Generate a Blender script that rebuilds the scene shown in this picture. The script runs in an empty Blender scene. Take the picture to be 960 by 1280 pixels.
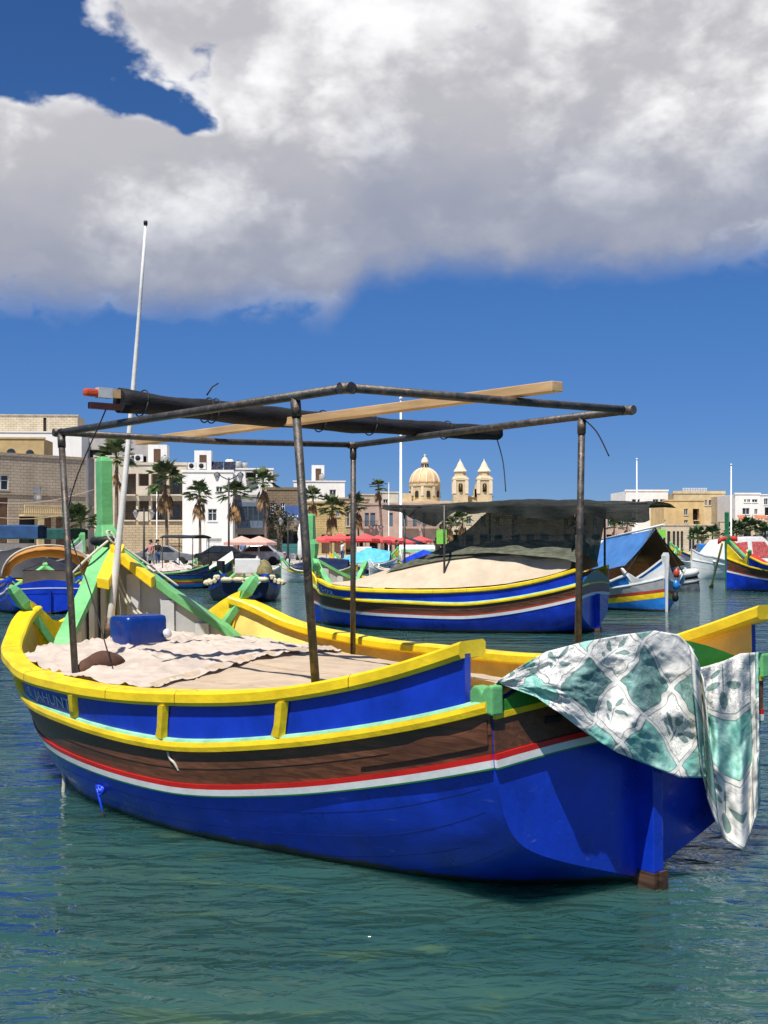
import bpy, bmesh, math, random
import numpy as np
from mathutils import Vector, Matrix, noise as mnoise
random.seed(7)
R = math.radians
scene = bpy.context.scene
COL = scene.collection

# ---------------------------------------------------------------- camera
F_PX, HZ, CAM_H = 1480.0, 678.0, 2.1           # focal length and horizon row (960x1280 frame), eye height above water
cam = bpy.data.cameras.new('camera')
cam.sensor_fit = 'AUTO'; cam.sensor_width = 36.0
cam.lens = F_PX / 1280.0 * 36.0
cam.shift_y = (HZ - 640.0) / 1280.0
cam.clip_start = 0.1; cam.clip_end = 5000
cam_o = bpy.data.objects.new('camera', cam); COL.objects.link(cam_o)
cam_o.location = (0, 0, CAM_H); cam_o.rotation_euler = (R(90), 0, 0)
scene.camera = cam_o
scene.render.resolution_x = 768; scene.render.resolution_y = 1024

# ---------------------------------------------------------------- light
SUN_DIR = Vector((-0.19, -0.48, 1.0)).normalized()     # towards the sun: behind the camera, a little left
SUN_EL = math.asin(SUN_DIR.z); SUN_AZ = math.atan2(SUN_DIR.x, SUN_DIR.y)
sl = bpy.data.lights.new('sun', 'SUN'); sl.energy = 4.8; sl.angle = R(0.53); sl.color = (1.0, 0.955, 0.89)
so = bpy.data.objects.new('sun', sl); COL.objects.link(so)
so.rotation_euler = SUN_DIR.to_track_quat('Z', 'Y').to_euler(); so.location = (0, -20, 40)

scene.view_settings.view_transform = 'Standard'; scene.view_settings.look = 'None'
scene.view_settings.gamma = 1.0; scene.view_settings.use_curve_mapping = False
scene.view_settings.exposure = 0.42

class NT:
    """small helper to write node graphs as expressions"""
    def __init__(s, tree): s.t = tree; s.n = tree.nodes; s.l = tree.links
    def new(s, typ, **kw):
        n = s.n.new(typ)
        for k, v in kw.items(): setattr(n, k, v)
        return n
    def put(s, sock, v):
        if v is None: return
        if isinstance(v, bpy.types.NodeSocket): s.l.new(v, sock)
        else:
            if sock.type == 'RGBA' and len(v) == 3: v = (*v, 1)
            sock.default_value = v
    def m(s, op, a=None, b=None, c=None):
        n = s.new('ShaderNodeMath', operation=op)
        for i, v in enumerate((a, b, c)): s.put(n.inputs[i], v)
        return n.outputs[0]
    def mr(s, v, a, b, c=0.0, d=1.0, smooth=True):
        n = s.new('ShaderNodeMapRange'); n.interpolation_type = 'SMOOTHSTEP' if smooth else 'LINEAR'
        for i, x in enumerate((v, a, b, c, d)): s.put(n.inputs[i], x)
        return n.outputs[0]
    def mix(s, f, a, b, blend='MIX'):
        n = s.new('ShaderNodeMix', data_type='RGBA', blend_type=blend)
        s.put(n.inputs[0], f); s.put(n.inputs[6], a); s.put(n.inputs[7], b); return n.outputs[2]
    def noise(s, vec, scale, detail=4, rough=.5, dist=0.0, col=False):
        n = s.new('ShaderNodeTexNoise'); s.put(n.inputs['Vector'], vec)
        n.inputs['Scale'].default_value = scale; n.inputs['Detail'].default_value = detail
        n.inputs['Roughness'].default_value = rough; n.inputs['Distortion'].default_value = dist
        return n.outputs['Color' if col else 'Fac']
    def vmul(s, vec, k):
        n = s.new('ShaderNodeVectorMath', operation='MULTIPLY'); s.put(n.inputs[0], vec); n.inputs[1].default_value = k
        return n.outputs[0]
    def vadd(s, vec, k):
        n = s.new('ShaderNodeVectorMath', operation='ADD'); s.put(n.inputs[0], vec); s.put(n.inputs[1], k)
        return n.outputs[0]

world = bpy.data.worlds.new('World'); scene.world = world; world.use_nodes = True
world.node_tree.nodes.clear(); w = NT(world.node_tree)
sky = w.new('ShaderNodeTexSky', sky_type='NISHITA'); sky.sun_disc = False
sky.sun_elevation = SUN_EL; sky.sun_rotation = SUN_AZ
sky.altitude = 0; sky.air_density = 0.7; sky.dust_density = 0.0; sky.ozone_density = 6.0
WS = 0.08
tc = w.new('ShaderNodeTexCoord'); D3 = tc.outputs['Generated']
sp = w.new('ShaderNodeSeparateXYZ'); w.put(sp.inputs[0], D3)
az = w.m('ARCTAN2', sp.outputs[0], sp.outputs[1]); el = w.m('ARCSINE', sp.outputs[2])
# clear, deep Mediterranean air: less horizon glare than the standard atmosphere, all round the sky
skycol = w.mix(1.0, sky.outputs[0], w.mix(w.mr(el, 0.0, .26), (.36, .47, .69), (.43, .70, .97)), 'MULTIPLY')
def gauss(ca, ra, ce, re, k):
    a = w.m('POWER', w.m('DIVIDE', w.m('ABSOLUTE', w.m('SUBTRACT', az, ca)), ra), 2.0)
    b = w.m('POWER', w.m('DIVIDE', w.m('ABSOLUTE', w.m('SUBTRACT', el, ce)), re), 2.0)
    return w.m('MULTIPLY', w.m('EXPONENT', w.m('MULTIPLY', w.m('ADD', a, b), -1.0)), k)
def voro(vec, scale):
    n = w.new('ShaderNodeTexVoronoi', feature='F1'); w.put(n.inputs['Vector'], vec); n.inputs['Scale'].default_value = scale
    n.inputs['Detail'].default_value = 2; n.inputs['Roughness'].default_value = .5; return n.outputs['Distance']
vec = w.vmul(D3, (1, 1, 1.5))
n_big = w.noise(vec, 3.2, 3, .5)
n_mid = w.noise(vec, 8.0, 9, .55, .2)
warp = w.vadd(vec, w.vmul(w.vadd(w.noise(vec, 14, 4, .6, 0, True), (-.5, -.5, -.5)), (.10, .10, .10)))
puff = w.m('SUBTRACT', .42, voro(warp, 11.0))
n_fine = w.noise(w.vadd(vec, (3.1, 1.7, .4)), 30.0, 8, .62)
def addm(*t):
    o = t[0]
    for x in t[1:]: o = w.m('ADD', o, x)
    return o
def ctr(n, k): return w.m('MULTIPLY', w.m('SUBTRACT', n, .5), k)
# one big cumulus bank towards the town, a gap above its left shoulder, clear air under its base
fld = addm(ctr(n_big, .45), ctr(n_mid, .85), w.m('MULTIPLY', puff, .65), ctr(n_fine, .22),
           gauss(.20, .46, .40, .22, 1.15), gauss(-.30, .28, .262, .085, .85), gauss(-.10, .16, .30, .09, .35), gauss(-.12, .10, .43, .05, .25),
           gauss(-.345, .085, .43, .06, -1.0), gauss(-.26, .045, .372, .018, -.65), gauss(-.20, .045, .350, .013, -.75), gauss(-.155, .03, .333, .012, -.75), gauss(-.20, .06, .43, .04, .35), gauss(.36, .12, .30, .07, .35), w.mr(el, .46, .75, 0.0, .30))
base = w.m('ADD', .219, w.mr(az, -.005, -.05, 0.0, -.034))
elw = addm(el, ctr(n_mid, .040), w.m('MULTIPLY', puff, .018), ctr(n_fine, .012))
hb = w.m('SUBTRACT', elw, base)
dens = w.m('MULTIPLY', w.mr(fld, .07, .32), w.mr(hb, -.016, .028))
# light on the bank: sunlit rims and billows, grey body, blue-grey underside
mid_s = w.noise(w.vadd(vec, (.01, .02, -.06)), 8.0, 5, .55, .2)
lit = addm(w.m('MULTIPLY', puff, .45), w.m('MULTIPLY', w.m('SUBTRACT', mid_s, n_mid), -1.2))
n_soft = w.noise(w.vadd(vec, (7.7, 2.2, 5.1)), 4.5, 4, .5)
shade = addm(w.mr(fld, .12, .55, -.05, .42), ctr(n_soft, 1.5), w.m('MULTIPLY', lit, -1.5), ctr(n_fine, -.45), w.mr(el, .28, .44, 0.0, -.16))
ccol = w.mix(w.mr(shade, .16, 1.0), (9.3, 9.3, 9.4), (5.0, 4.95, 5.3))
under = w.m('MULTIPLY', w.mr(addm(hb, ctr(n_soft, .12), ctr(n_mid, .06)), .15, .01), w.mr(fld, .15, .5, .4, .95))
ccol = w.mix(under, ccol, (2.9, 3.2, 4.2))
allc = w.mix(dens, skycol, ccol)
bg = w.new('ShaderNodeBackground'); w.put(bg.inputs[0], allc); bg.inputs[1].default_value = WS
world.cycles.sampling_method = 'MANUAL'; world.cycles.sample_map_resolution = 512
wo = w.new('ShaderNodeOutputWorld'); w.l.new(bg.outputs[0], wo.inputs[0])

# ---------------------------------------------------------------- pixel -> place helpers (960x1280 frame)
def at_depth(px, py, Y): return Vector(((px - 480) / F_PX * Y, Y, CAM_H - (py - HZ) / F_PX * Y))
def at_level(px, py, z):
    Y = (CAM_H - z) * F_PX / (py - HZ); return Vector(((px - 480) / F_PX * Y, Y, z))

# ---------------------------------------------------------------- materials
MATS = {}
def mat(name, col, rough=.5, var=.12, scale=6.0, bump=.15, bscale=40.0, spec=.5, metal=0.0, col2=None, c2=(.55, .7), stretch=None, coat=0.0, coord='Object', extra=None):
    """painted / plain surface with uneven tone, fine relief and, with col2, worn patches"""
    if name in MATS: return MATS[name]
    m = bpy.data.materials.new(name); m.use_nodes = True; MATS[name] = m
    m.node_tree.nodes.clear(); t = NT(m.node_tree)
    p = t.new('ShaderNodeBsdfPrincipled'); o = t.new('ShaderNodeOutputMaterial'); t.l.new(p.outputs[0], o.inputs[0])
    tcn = t.new('ShaderNodeTexCoord'); v = tcn.outputs[coord]
    if stretch: v = t.vmul(v, stretch)
    n = t.noise(v, scale, 6, .6)
    lo = tuple(max(0, c * (1 - var * 1.6)) for c in col); hi = tuple(min(1, c * (1 + var * 1.3)) for c in col)
    c = t.mix(t.mr(n, .28, .72), lo, hi)
    if col2 is not None:
        n2 = t.noise(v, scale * 2.3, 9, .68, .4)
        c = t.mix(t.mr(n2, c2[0], c2[1]), c, col2)
    if extra: c = extra(t, c, tcn)
    t.put(p.inputs['Base Color'], c)
    t.put(p.inputs['Roughness'], t.mr(n, .2, .8, max(0.02, rough - .08), min(1, rough + .12)))
    p.inputs['Specular IOR Level'].default_value = spec; p.inputs['Metallic'].default_value = metal
    p.inputs['Coat Weight'].default_value = coat
    if bump:
        b = t.new('ShaderNodeBump'); b.inputs['Strength'].default_value = bump; b.inputs['Distance'].default_value = .02
        t.put(b.inputs['Height'], t.noise(v, bscale, 5, .6)); t.l.new(b.outputs[0], p.inputs['Normal'])
    return m

def waterline_stain(t, c, tcn):
    """brown weed line and salt scuffs just above the water"""
    s = t.new('ShaderNodeSeparateXYZ'); t.put(s.inputs[0], tcn.outputs['Object'])
    n = t.noise(tcn.outputs['Object'], 7, 5, .6); z = t.m('SUBTRACT', s.outputs[2], t.m('MULTIPLY', n, .07))
    c = t.mix(t.mr(z, .06, .02), c, (.060, .048, .020)); c = t.mix(t.mr(z, .015, -.01), c, (.03, .022, .012))
    n2 = t.noise(t.vmul(tcn.outputs['Object'], (1, .35, 2.2)), 9, 10, .72, .6)
    sc = t.m('MULTIPLY', t.mr(n2, .61, .69), t.mr(s.outputs[2], .95, .1, 0.1, .75))
    c = t.mix(sc, c, (.16, .22, .42))
    n3 = t.noise(t.vmul(tcn.outputs['Object'], (1.5, .3, 1.5)), 3, 6, .6)
    c = t.mix(t.m('MULTIPLY', t.mr(n3, .5, .75), .5), c, (.003, .018, .17))
    n4 = t.noise(t.vmul(tcn.outputs['Object'], (6, 6, .7)), 1.6, 7, .65)
    return t.mix(t.m('MULTIPLY', t.mr(n4, .55, .78), .3), c, (.03, .09, .42))

def wood(name, col, col2, rough=.4, stretch=(8, .6, 14), coat=0.0, scale=2.2):
    if name in MATS: return MATS[name]
    m = bpy.data.materials.new(name); m.use_nodes = True; MATS[name] = m
    m.node_tree.nodes.clear(); t = NT(m.node_tree)
    p = t.new('ShaderNodeBsdfPrincipled'); o = t.new('ShaderNodeOutputMaterial'); t.l.new(p.outputs[0], o.inputs[0])
    tcn = t.new('ShaderNodeTexCoord'); v = t.vmul(tcn.outputs['Object'], stretch)
    n = t.noise(v, scale, 8, .65, .6); big = t.noise(tcn.outputs['Object'], 1.3, 3, .5)
    c = t.mix(t.mr(n, .35, .68), col, col2); c = t.mix(t.mr(big, .4, .7, 0, .5), c, tuple(k * .55 for k in col))
    t.put(p.inputs['Base Color'], c); t.put(p.inputs['Roughness'], t.mr(n, .2, .8, rough - .1, rough + .15)); p.inputs['Coat Weight'].default_value = coat
    b = t.new('ShaderNodeBump'); b.inputs['Strength'].default_value = .25; b.inputs['Distance'].default_value = .01
    t.put(b.inputs['Height'], n); t.l.new(b.outputs[0], p.inputs['Normal'])
    return m

def net(name, col, alpha=.85, coord='Object'):
    """loosely woven shade net: dark threads with holes between them"""
    if name in MATS: return MATS[name]
    m = bpy.data.materials.new(name); m.use_nodes = True; MATS[name] = m
    m.node_tree.nodes.clear(); t = NT(m.node_tree)
    p = t.new('ShaderNodeBsdfPrincipled'); o = t.new('ShaderNodeOutputMaterial')
    tr = t.new('ShaderNodeBsdfTransparent'); mx = t.new('ShaderNodeMixShader')
    tcn = t.new('ShaderNodeTexCoord'); v = tcn.outputs[coord]
    n = t.noise(t.vmul(v, (1, 1, 5)), 4, 6, .6); fine = t.noise(v, 150, 2, .5)
    t.put(p.inputs['Base Color'], t.mix(t.mr(n, .3, .7), tuple(c * .65 for c in col), tuple(c * 1.5 for c in col)))
    p.inputs['Roughness'].default_value = .75; p.inputs['Specular IOR Level'].default_value = .25
    t.put(mx.inputs[0], t.mr(t.m('ADD', t.m('MULTIPLY', n, .35), fine), .45, .75, alpha - .12, min(1, alpha + .12)))
    t.l.new(tr.outputs[0], mx.inputs[1]); t.l.new(p.outputs[0], mx.inputs[2]); t.l.new(mx.outputs[0], o.inputs[0])
    b = t.new('ShaderNodeBump'); b.inputs['Strength'].default_value = .4; b.inputs['Distance'].default_value = .02
    t.put(b.inputs['Height'], t.noise(t.vmul(v, (1, 1, 6)), 14, 4, .6)); t.l.new(b.outputs[0], p.inputs['Normal'])
    return m

M_BLUE = mat('blue_paint', (.005, .042, .52), .3, .18, 2.2, .08, 25, coat=.15, extra=waterline_stain)
M_BLUE2 = mat('blue_washboard_paint', (.005, .038, .46), .34, .15, 3, .08, 30, col2=(.02, .07, .40), c2=(.62, .72))
M_YEL = mat('yellow_paint', (.83, .58, .010), .4, .12, 4, .18, 16, stretch=(1.4, .8, 1.4), col2=(.62, .36, .01), c2=(.60, .78))
M_YEL2 = mat('ochre_inside_paint', (.80, .55, .12), .5, .12, 3, .15, 20)
M_GRN = mat('pale_green_paint', (.155, .47, .17), .42, .14, 3, .2, 25, col2=(.10, .33, .12), c2=(.6, .72))
M_DGRN = mat('grass_green_paint', (.035, .22, .02), .42, .12, 3, .12, 25)
M_MINT = mat('mint_ledge_paint', (.28, .60, .36), .45, .15, 4, .15, 25)
M_RED = mat('red_paint', (.62, .015, .012), .35, .08, 4, .08, 25)
M_WHT = mat('white_paint', (.78, .78, .74), .4, .05, 5, .08, 25)
M_GLINE = mat('green_line_paint', (.03, .22, .05), .4, .08, 5, .05, 25)
M_GREY = mat('grey_board_paint', (.40, .42, .43), .5, .08, 3, .12, 18)
M_GREY2 = mat('pale_batten_paint', (.52, .54, .55), .5, .08, 3, .12, 18)
M_WALE = wood('varnished_wale', (.095, .036, .017), (.20, .076, .034), .45, coat=.06)
M_WALE2 = wood('worn_varnish', (.075, .026, .011), (.17, .062, .026), .42, coat=.1)
M_RAW = wood('raw_timber', (.56, .34, .15), (.70, .46, .23), .6, (9, .5, 9))
M_DARKW = wood('wet_post_timber', (.035, .022, .014), (.15, .075, .045), .5)
M_IRON = mat('weathered_pipe', (.075, .070, .062), .46, .3, 9, .25, 60, metal=.45, col2=(.20, .13, .09), c2=(.5, .68))
M_BLK = mat('black_rubber', (.008, .008, .009), .6, .2, 8, .3, 40)
M_ROPE = mat('pale_rope', (.62, .58, .46), .8, .12, 20, .5, 160)
M_DROPE = mat('dark_cord', (.03, .028, .026), .8, .1, 20, .3, 120)
M_ALU = mat('white_mast_paint', (.74, .72, .67), .4, .1, 4, .1, 30)

# ---------------------------------------------------------------- mesh builder
class MB:
    def __init__(s): s.v = []; s.f = []; s.m = []; s.sm = []
    def add(s, vs, fs, mi=0, smooth=False):
        b = len(s.v); s.v += [tuple(x) for x in vs]
        for f in fs: s.f.append(tuple(b + i for i in f)); s.m.append(mi); s.sm.append(smooth)
        return s
    def grid(s, P, mi=0, smooth=True):
        nu, nv = len(P), len(P[0]); vs = [p for r in P for p in r]
        return s.add(vs, [(i * nv + j, i * nv + j + 1, (i + 1) * nv + j + 1, (i + 1) * nv + j) for i in range(nu - 1) for j in range(nv - 1)], mi, smooth)
    def loft(s, secs, mi=0, smooth=False, caps=True, mis=None):
        """closed sections swept along a path; mis = material per section edge"""
        n = len(secs[0]); b = len(s.v); s.v += [tuple(p) for q in secs for p in q]
        for i in range(len(secs) - 1):
            for j in range(n):
                k = (j + 1) % n
                s.f.append((b + i * n + j, b + i * n + k, b + (i + 1) * n + k, b + (i + 1) * n + j)); s.m.append(mis[j] if mis else mi); s.sm.append(smooth)
        if caps:
            for i in (0, len(secs) - 1):
                s.f.append(tuple(b + i * n + j for j in range(n))); s.m.append(mi); s.sm.append(False)
        return s
    def box(s, c, d, rot=None, mi=0):
        c = Vector(c); hx, hy, hz = d[0] / 2, d[1] / 2, d[2] / 2
        vs = [Vector((x, y, z)) for x in (-hx, hx) for y in (-hy, hy) for z in (-hz, hz)]
        if rot is not None: vs = [rot @ p for p in vs]
        return s.add([c + p for p in vs], [(0, 1, 3, 2), (4, 6, 7, 5), (0, 4, 5, 1), (2, 3, 7, 6), (0, 2, 6, 4), (1, 5, 7, 3)], mi)
    def box2(s, lo, hi, mi=0):
        lo, hi = Vector(lo), Vector(hi); return s.box((lo + hi) / 2, hi - lo, None, mi)
    def tube(s, path, r, n=8, mi=0, caps=True, smooth=True):
        P = [Vector(p) for p in path]; rs = r if isinstance(r, (list, tuple)) else [r] * len(P)
        secs = []; up = Vector((0, 0, 1))
        for i, p in enumerate(P):
            t = (P[min(i + 1, len(P) - 1)] - P[max(i - 1, 0)]).normalized()
            if i == 0:
                a = t.cross(up if abs(t.z) < .9 else Vector((1, 0, 0))).normalized()
            else: a = (a - t * a.dot(t)).normalized()
            b = t.cross(a)
            secs.append([p + (a * math.cos(2 * math.pi * k / n) + b * math.sin(2 * math.pi * k / n)) * rs[i] for k in range(n)])
        return s.loft(secs, mi, smooth, caps)
    def lathe(s, prof, n=16, o=(0, 0, 0), mi=0, smooth=True, a0=0.0):
        o = Vector(o)
        return s.loft([[o + Vector((r * math.cos(a0 + 2 * math.pi * k / n), r * math.sin(a0 + 2 * math.pi * k / n), z)) for k in range(n)] for r, z in prof], mi, smooth)
    def prism(s, poly, f0, f1, mi=0):
        """polygon given twice: bottom and top mapping functions"""
        return s.loft([[f0(*p) for p in poly], [f1(*p) for p in poly]], mi)
    def mesh(s, name, mats):
        me = bpy.data.meshes.new(name); me.from_pydata(s.v, [], s.f)
        for m in mats: me.materials.append(m)
        me.polygons.foreach_set('material_index', s.m); me.polygons.foreach_set('use_smooth', s.sm)
        bm = bmesh.new(); bm.from_mesh(me); bmesh.ops.recalc_face_normals(bm, faces=bm.faces); bm.to_mesh(me); bm.free()
        return me
    def build(s, name, mats, parent=None, bevel=0, label=None):
        if not isinstance(mats, (list, tuple)): mats = [mats]
        me = s.mesh(name, mats)
        if bevel:
            bm = bmesh.new(); bm.from_mesh(me)
            bmesh.ops.bevel(bm, geom=[e for e in bm.edges if len(e.link_faces) == 2 and e.calc_face_angle() > .6], offset=bevel, segments=2, affect='EDGES', profile=.6)
            bm.to_mesh(me); bm.free()
        return link(name, me, parent, label)
def link(name, me, parent=None, label=None):
    o = bpy.data.objects.new(name, me); COL.objects.link(o)
    if parent is not None: o.parent = parent
    if label: o['label'] = label
    return o
def tag(o, label=None, cat=None, group=None, kind=None):
    if label: o['label'] = label
    if cat: o['category'] = cat
    if group: o['group'] = group
    if kind: o['kind'] = kind
    return o
def thing(name, label, cat, loc=(0, 0, 0), rz=0.0, group=None, heel=0.0):
    o = bpy.data.objects.new(name, None); COL.objects.link(o); o.empty_display_size = .3
    o.location = loc; o.rotation_euler = (0, heel, rz); return tag(o, label, cat, group)
def copy_tree(o, parent=None):
    c = o.copy(); COL.objects.link(c); c.parent = parent
    for ch in o.children: copy_tree(ch, c)
    return c
def nz(x, y=0.0, z=0.0): return mnoise.noise(Vector((x, y, z)))
def fbm(x, y=0.0, z=0.0, o=4): return mnoise.fractal(Vector((x, y, z)), 1.0, 2.0, o)

# ---------------------------------------------------------------- water
def make_water():
    m = bpy.data.materials.new('harbour_water'); m.use_nodes = True; m.node_tree.nodes.clear(); t = NT(m.node_tree)
    p = t.new('ShaderNodeBsdfPrincipled'); o = t.new('ShaderNodeOutputMaterial'); t.l.new(p.outputs[0], o.inputs[0])
    tcn = t.new('ShaderNodeTexCoord'); v = tcn.outputs['Object']
    deep = t.noise(t.vmul(v, (.5, 1, 1)), .35, 4, .55)
    c = t.mix(t.mr(deep, .35, .65), (.018, .064, .060), (.032, .088, .074))
    weed = t.noise(t.vmul(v, (.8, 1.6, 1)), 1.6, 6, .6, .8)                  # pale stones and weed on the bed, seen through shallow water
    c = t.mix(t.mr(weed, .56, .70, 0, .55), c, (.07, .13, .055))
    t.put(p.inputs['Base Color'], c); p.inputs['Roughness'].default_value = .03; p.inputs['IOR'].default_value = 1.42
    p.inputs['Specular IOR Level'].default_value = .5
    p.subsurface_method = 'BURLEY'; p.inputs['Subsurface Weight'].default_value = 1.0; p.inputs['Subsurface Radius'].default_value = (.5, .9, .9); p.inputs['Subsurface Scale'].default_value = .55
    v1 = t.vmul(v, (.62, 1.2, 1))
    h1 = t.noise(v1, 2.0, 2, .45, .7); h2 = t.noise(v1, 5.6, 3, .5, 1.0); h3 = t.noise(t.vmul(v, (.4, 1, 1)), .8, 2, .5)
    hgt = t.m('ADD', t.m('ADD', t.m('MULTIPLY', h1, .50), t.m('MULTIPLY', h2, .23)), t.m('MULTIPLY', h3, .75))
    b = t.new('ShaderNodeBump'); b.inputs['Strength'].default_value = 1.0; b.inputs['Distance'].default_value = .24
    t.put(b.inputs['Height'], hgt); t.l.new(b.outputs[0], p.inputs['Normal'])
    q = MB(); q.add([(-900, -60, 0), (900, -60, 0), (900, 600, 0), (-900, 600, 0)], [(0, 1, 2, 3)])
    w_ = q.build('water', m); tag(w_, 'rippled teal harbour water', None, None, 'structure')
make_water()
# ---------------------------------------------------------------- boats
# hull lines: station u (m from transom) -> (half breadth, height) at keel, 3 bilge lines, topside, painted stripe, rubbing strake, gunwale
KAJJIK = [
 (0.00, [(0, .04), (.6, .23), (.95, .37), (1.11, .51), (1.19, .72), (1.225, .90), (1.235, 1.18), (1.23, 1.54)]),
 (0.33, [(0, -.14), (.55, .04), (.93, .19), (1.11, .34), (1.20, .59), (1.25, .81), (1.27, 1.085), (1.27, 1.43)]),
 (0.85, [(0, -.2), (.6, -.12), (.93, .02), (1.12, .18), (1.24, .42), (1.30, .68), (1.33, .955), (1.345, 1.275)]),
 (1.70, [(0, -.3), (.75, -.25), (1.12, -.1), (1.28, .03), (1.42, .28), (1.50, .505), (1.535, .785), (1.56, 1.09)]),
 (2.80, [(0, -.4), (.95, -.33), (1.40, -.17), (1.60, 0), (1.73, .2), (1.79, .385), (1.82, .665), (1.85, .985)]),
 (4.10, [(0, -.4), (1.05, -.33), (1.50, -.17), (1.70, 0), (1.84, .2), (1.90, .395), (1.955, .69), (2.01, .952)]),
 (5.50, [(0, -.4), (.80, -.33), (1.20, -.17), (1.40, 0), (1.58, .22), (1.68, .45), (1.80, .75), (1.895, .985)]),
 (6.40, [(0, -.4), (.48, -.32), (.75, -.16), (.95, 0), (1.16, .27), (1.30, .54), (1.47, .88), (1.62, 1.13)]),
 (6.90, [(0, -.4), (.30, -.32), (.48, -.16), (.63, 0), (.82, .3), (.95, .62), (1.10, .98), (1.24, 1.376)]),
 (7.30, [(0, -.38), (.14, -.3), (.24, -.15), (.32, 0), (.42, .34), (.49, .7), (.55, 1.12), (.60, 1.50)]),
 (7.60, [(0, -.36), (.06, -.3), (.10, -.15), (.13, 0), (.17, .37), (.20, .76), (.22, 1.22), (.24, 1.80)]),
 (7.80, [(0, -.36), (.03, -.3), (.035, -.15), (.04, 0), (.045, .4), (.05, .8), (.05, 1.3), (.05, 2.05)])]
def _mirror():
    bow = [s for s in KAJJIK if s[0] >= 4.1]; out = []
    for u, p in reversed(bow):                                  # stern of a double-ender: fuller and lower than the bow
        uu = (7.8 - u) * .92
        out.append((uu, [(a * 1.0, b if k < 3 else b - (b - KAJJIK[4][1][k][1]) * .35) for k, (a, b) in enumerate(p)]))
    k0 = out[-1][0]
    for u, p in bow[1:]: out.append((k0 + (u - 4.1), p))
    return out
LUZZU = _mirror()
class Hull:
    def __init__(s, table, S=1.0, B=1.0, Hh=1.0):
        s.us = np.array([a for a, _ in table]) * S
        s.V = np.array([[q[0] for q in p] for _, p in table]).T * S * B; s.Z = np.array([[q[1] for q in p] for _, p in table]).T * S * Hh
        s.SV = np.array([s.slopes(y) for y in s.V]); s.SZ = np.array([s.slopes(y) for y in s.Z]); s.L = s.us[-1]
    def slopes(s, y):
        h = np.diff(s.us); d = np.diff(y) / h; m = np.zeros(len(y)); m[0] = d[0]; m[-1] = d[-1]
        for i in range(1, len(y) - 1):
            m[i] = (d[i - 1] * h[i] + d[i] * h[i - 1]) / (h[i] + h[i - 1])
            if d[i - 1] * d[i] < 0: m[i] *= .35
        return m
    def lev(s, u):
        u = min(max(u, -.2), s.L); i = min(max(int(np.searchsorted(s.us, u)) - 1, 0), len(s.us) - 2)
        h = s.us[i + 1] - s.us[i]; t = (u - s.us[i]) / h
        a, b, c, d = 2 * t**3 - 3 * t**2 + 1, t**3 - 2 * t**2 + t, -2 * t**3 + 3 * t**2, t**3 - t**2
        f = lambda Y, S_: a * Y[:, i] + b * h * S_[:, i] + c * Y[:, i + 1] + d * h * S_[:, i + 1]
        return np.maximum(f(s.V, s.SV), 0), f(s.Z, s.SZ)
    def sec(s, u, k1=6, n=4):
        v, z = s.lev(u); out = []
        for k in range(k1):
            for j in range(n):
                t = j / n; r = []
                for y in (v, z):
                    p0, p1, p2, p3 = y[max(k - 1, 0)], y[k], y[k + 1], y[min(k + 2, 6)]
                    r.append(.5 * (2 * p1 + (p2 - p0) * t + (2 * p0 - 5 * p1 + 4 * p2 - p3) * t * t + (3 * p1 - p0 - 3 * p2 + p3) * t**3))
                out.append((max(r[0], 0), r[1]))
        out.append((v[k1], z[k1])); return out
    def v_at(s, u, z):
        v, zz = s.lev(u); q = s.sec(u)[8:] + [(v[7], zz[7])]; return float(np.interp(z, [b for a, b in q], [a for a, b in q]))
    def G(s, u): v, z = s.lev(u); return v[7], z[7]
    def Rr(s, u): v, z = s.lev(u); return v[6], z[6]
    def zS(s, u): return s.lev(u)[1][5]
def LP(u, v, z): return Vector((-v, u, z))
def strip(H, sg, us, zlo, zhi, o0, o1, nz_=1):
    secs = []
    for u in us:
        a, b = zlo(u), zhi(u); zs = [a + (b - a) * i / nz_ for i in range(nz_ + 1)]
        secs.append([LP(u, sg * (H.v_at(u, z) + o0), z) for z in zs] + [LP(u, sg * (H.v_at(u, z) + o1), z) for z in reversed(zs)])
    return MB().loft(secs)
def lin(a, b, n): return [a + (b - a) * i / (n - 1) for i in range(n)]

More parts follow.
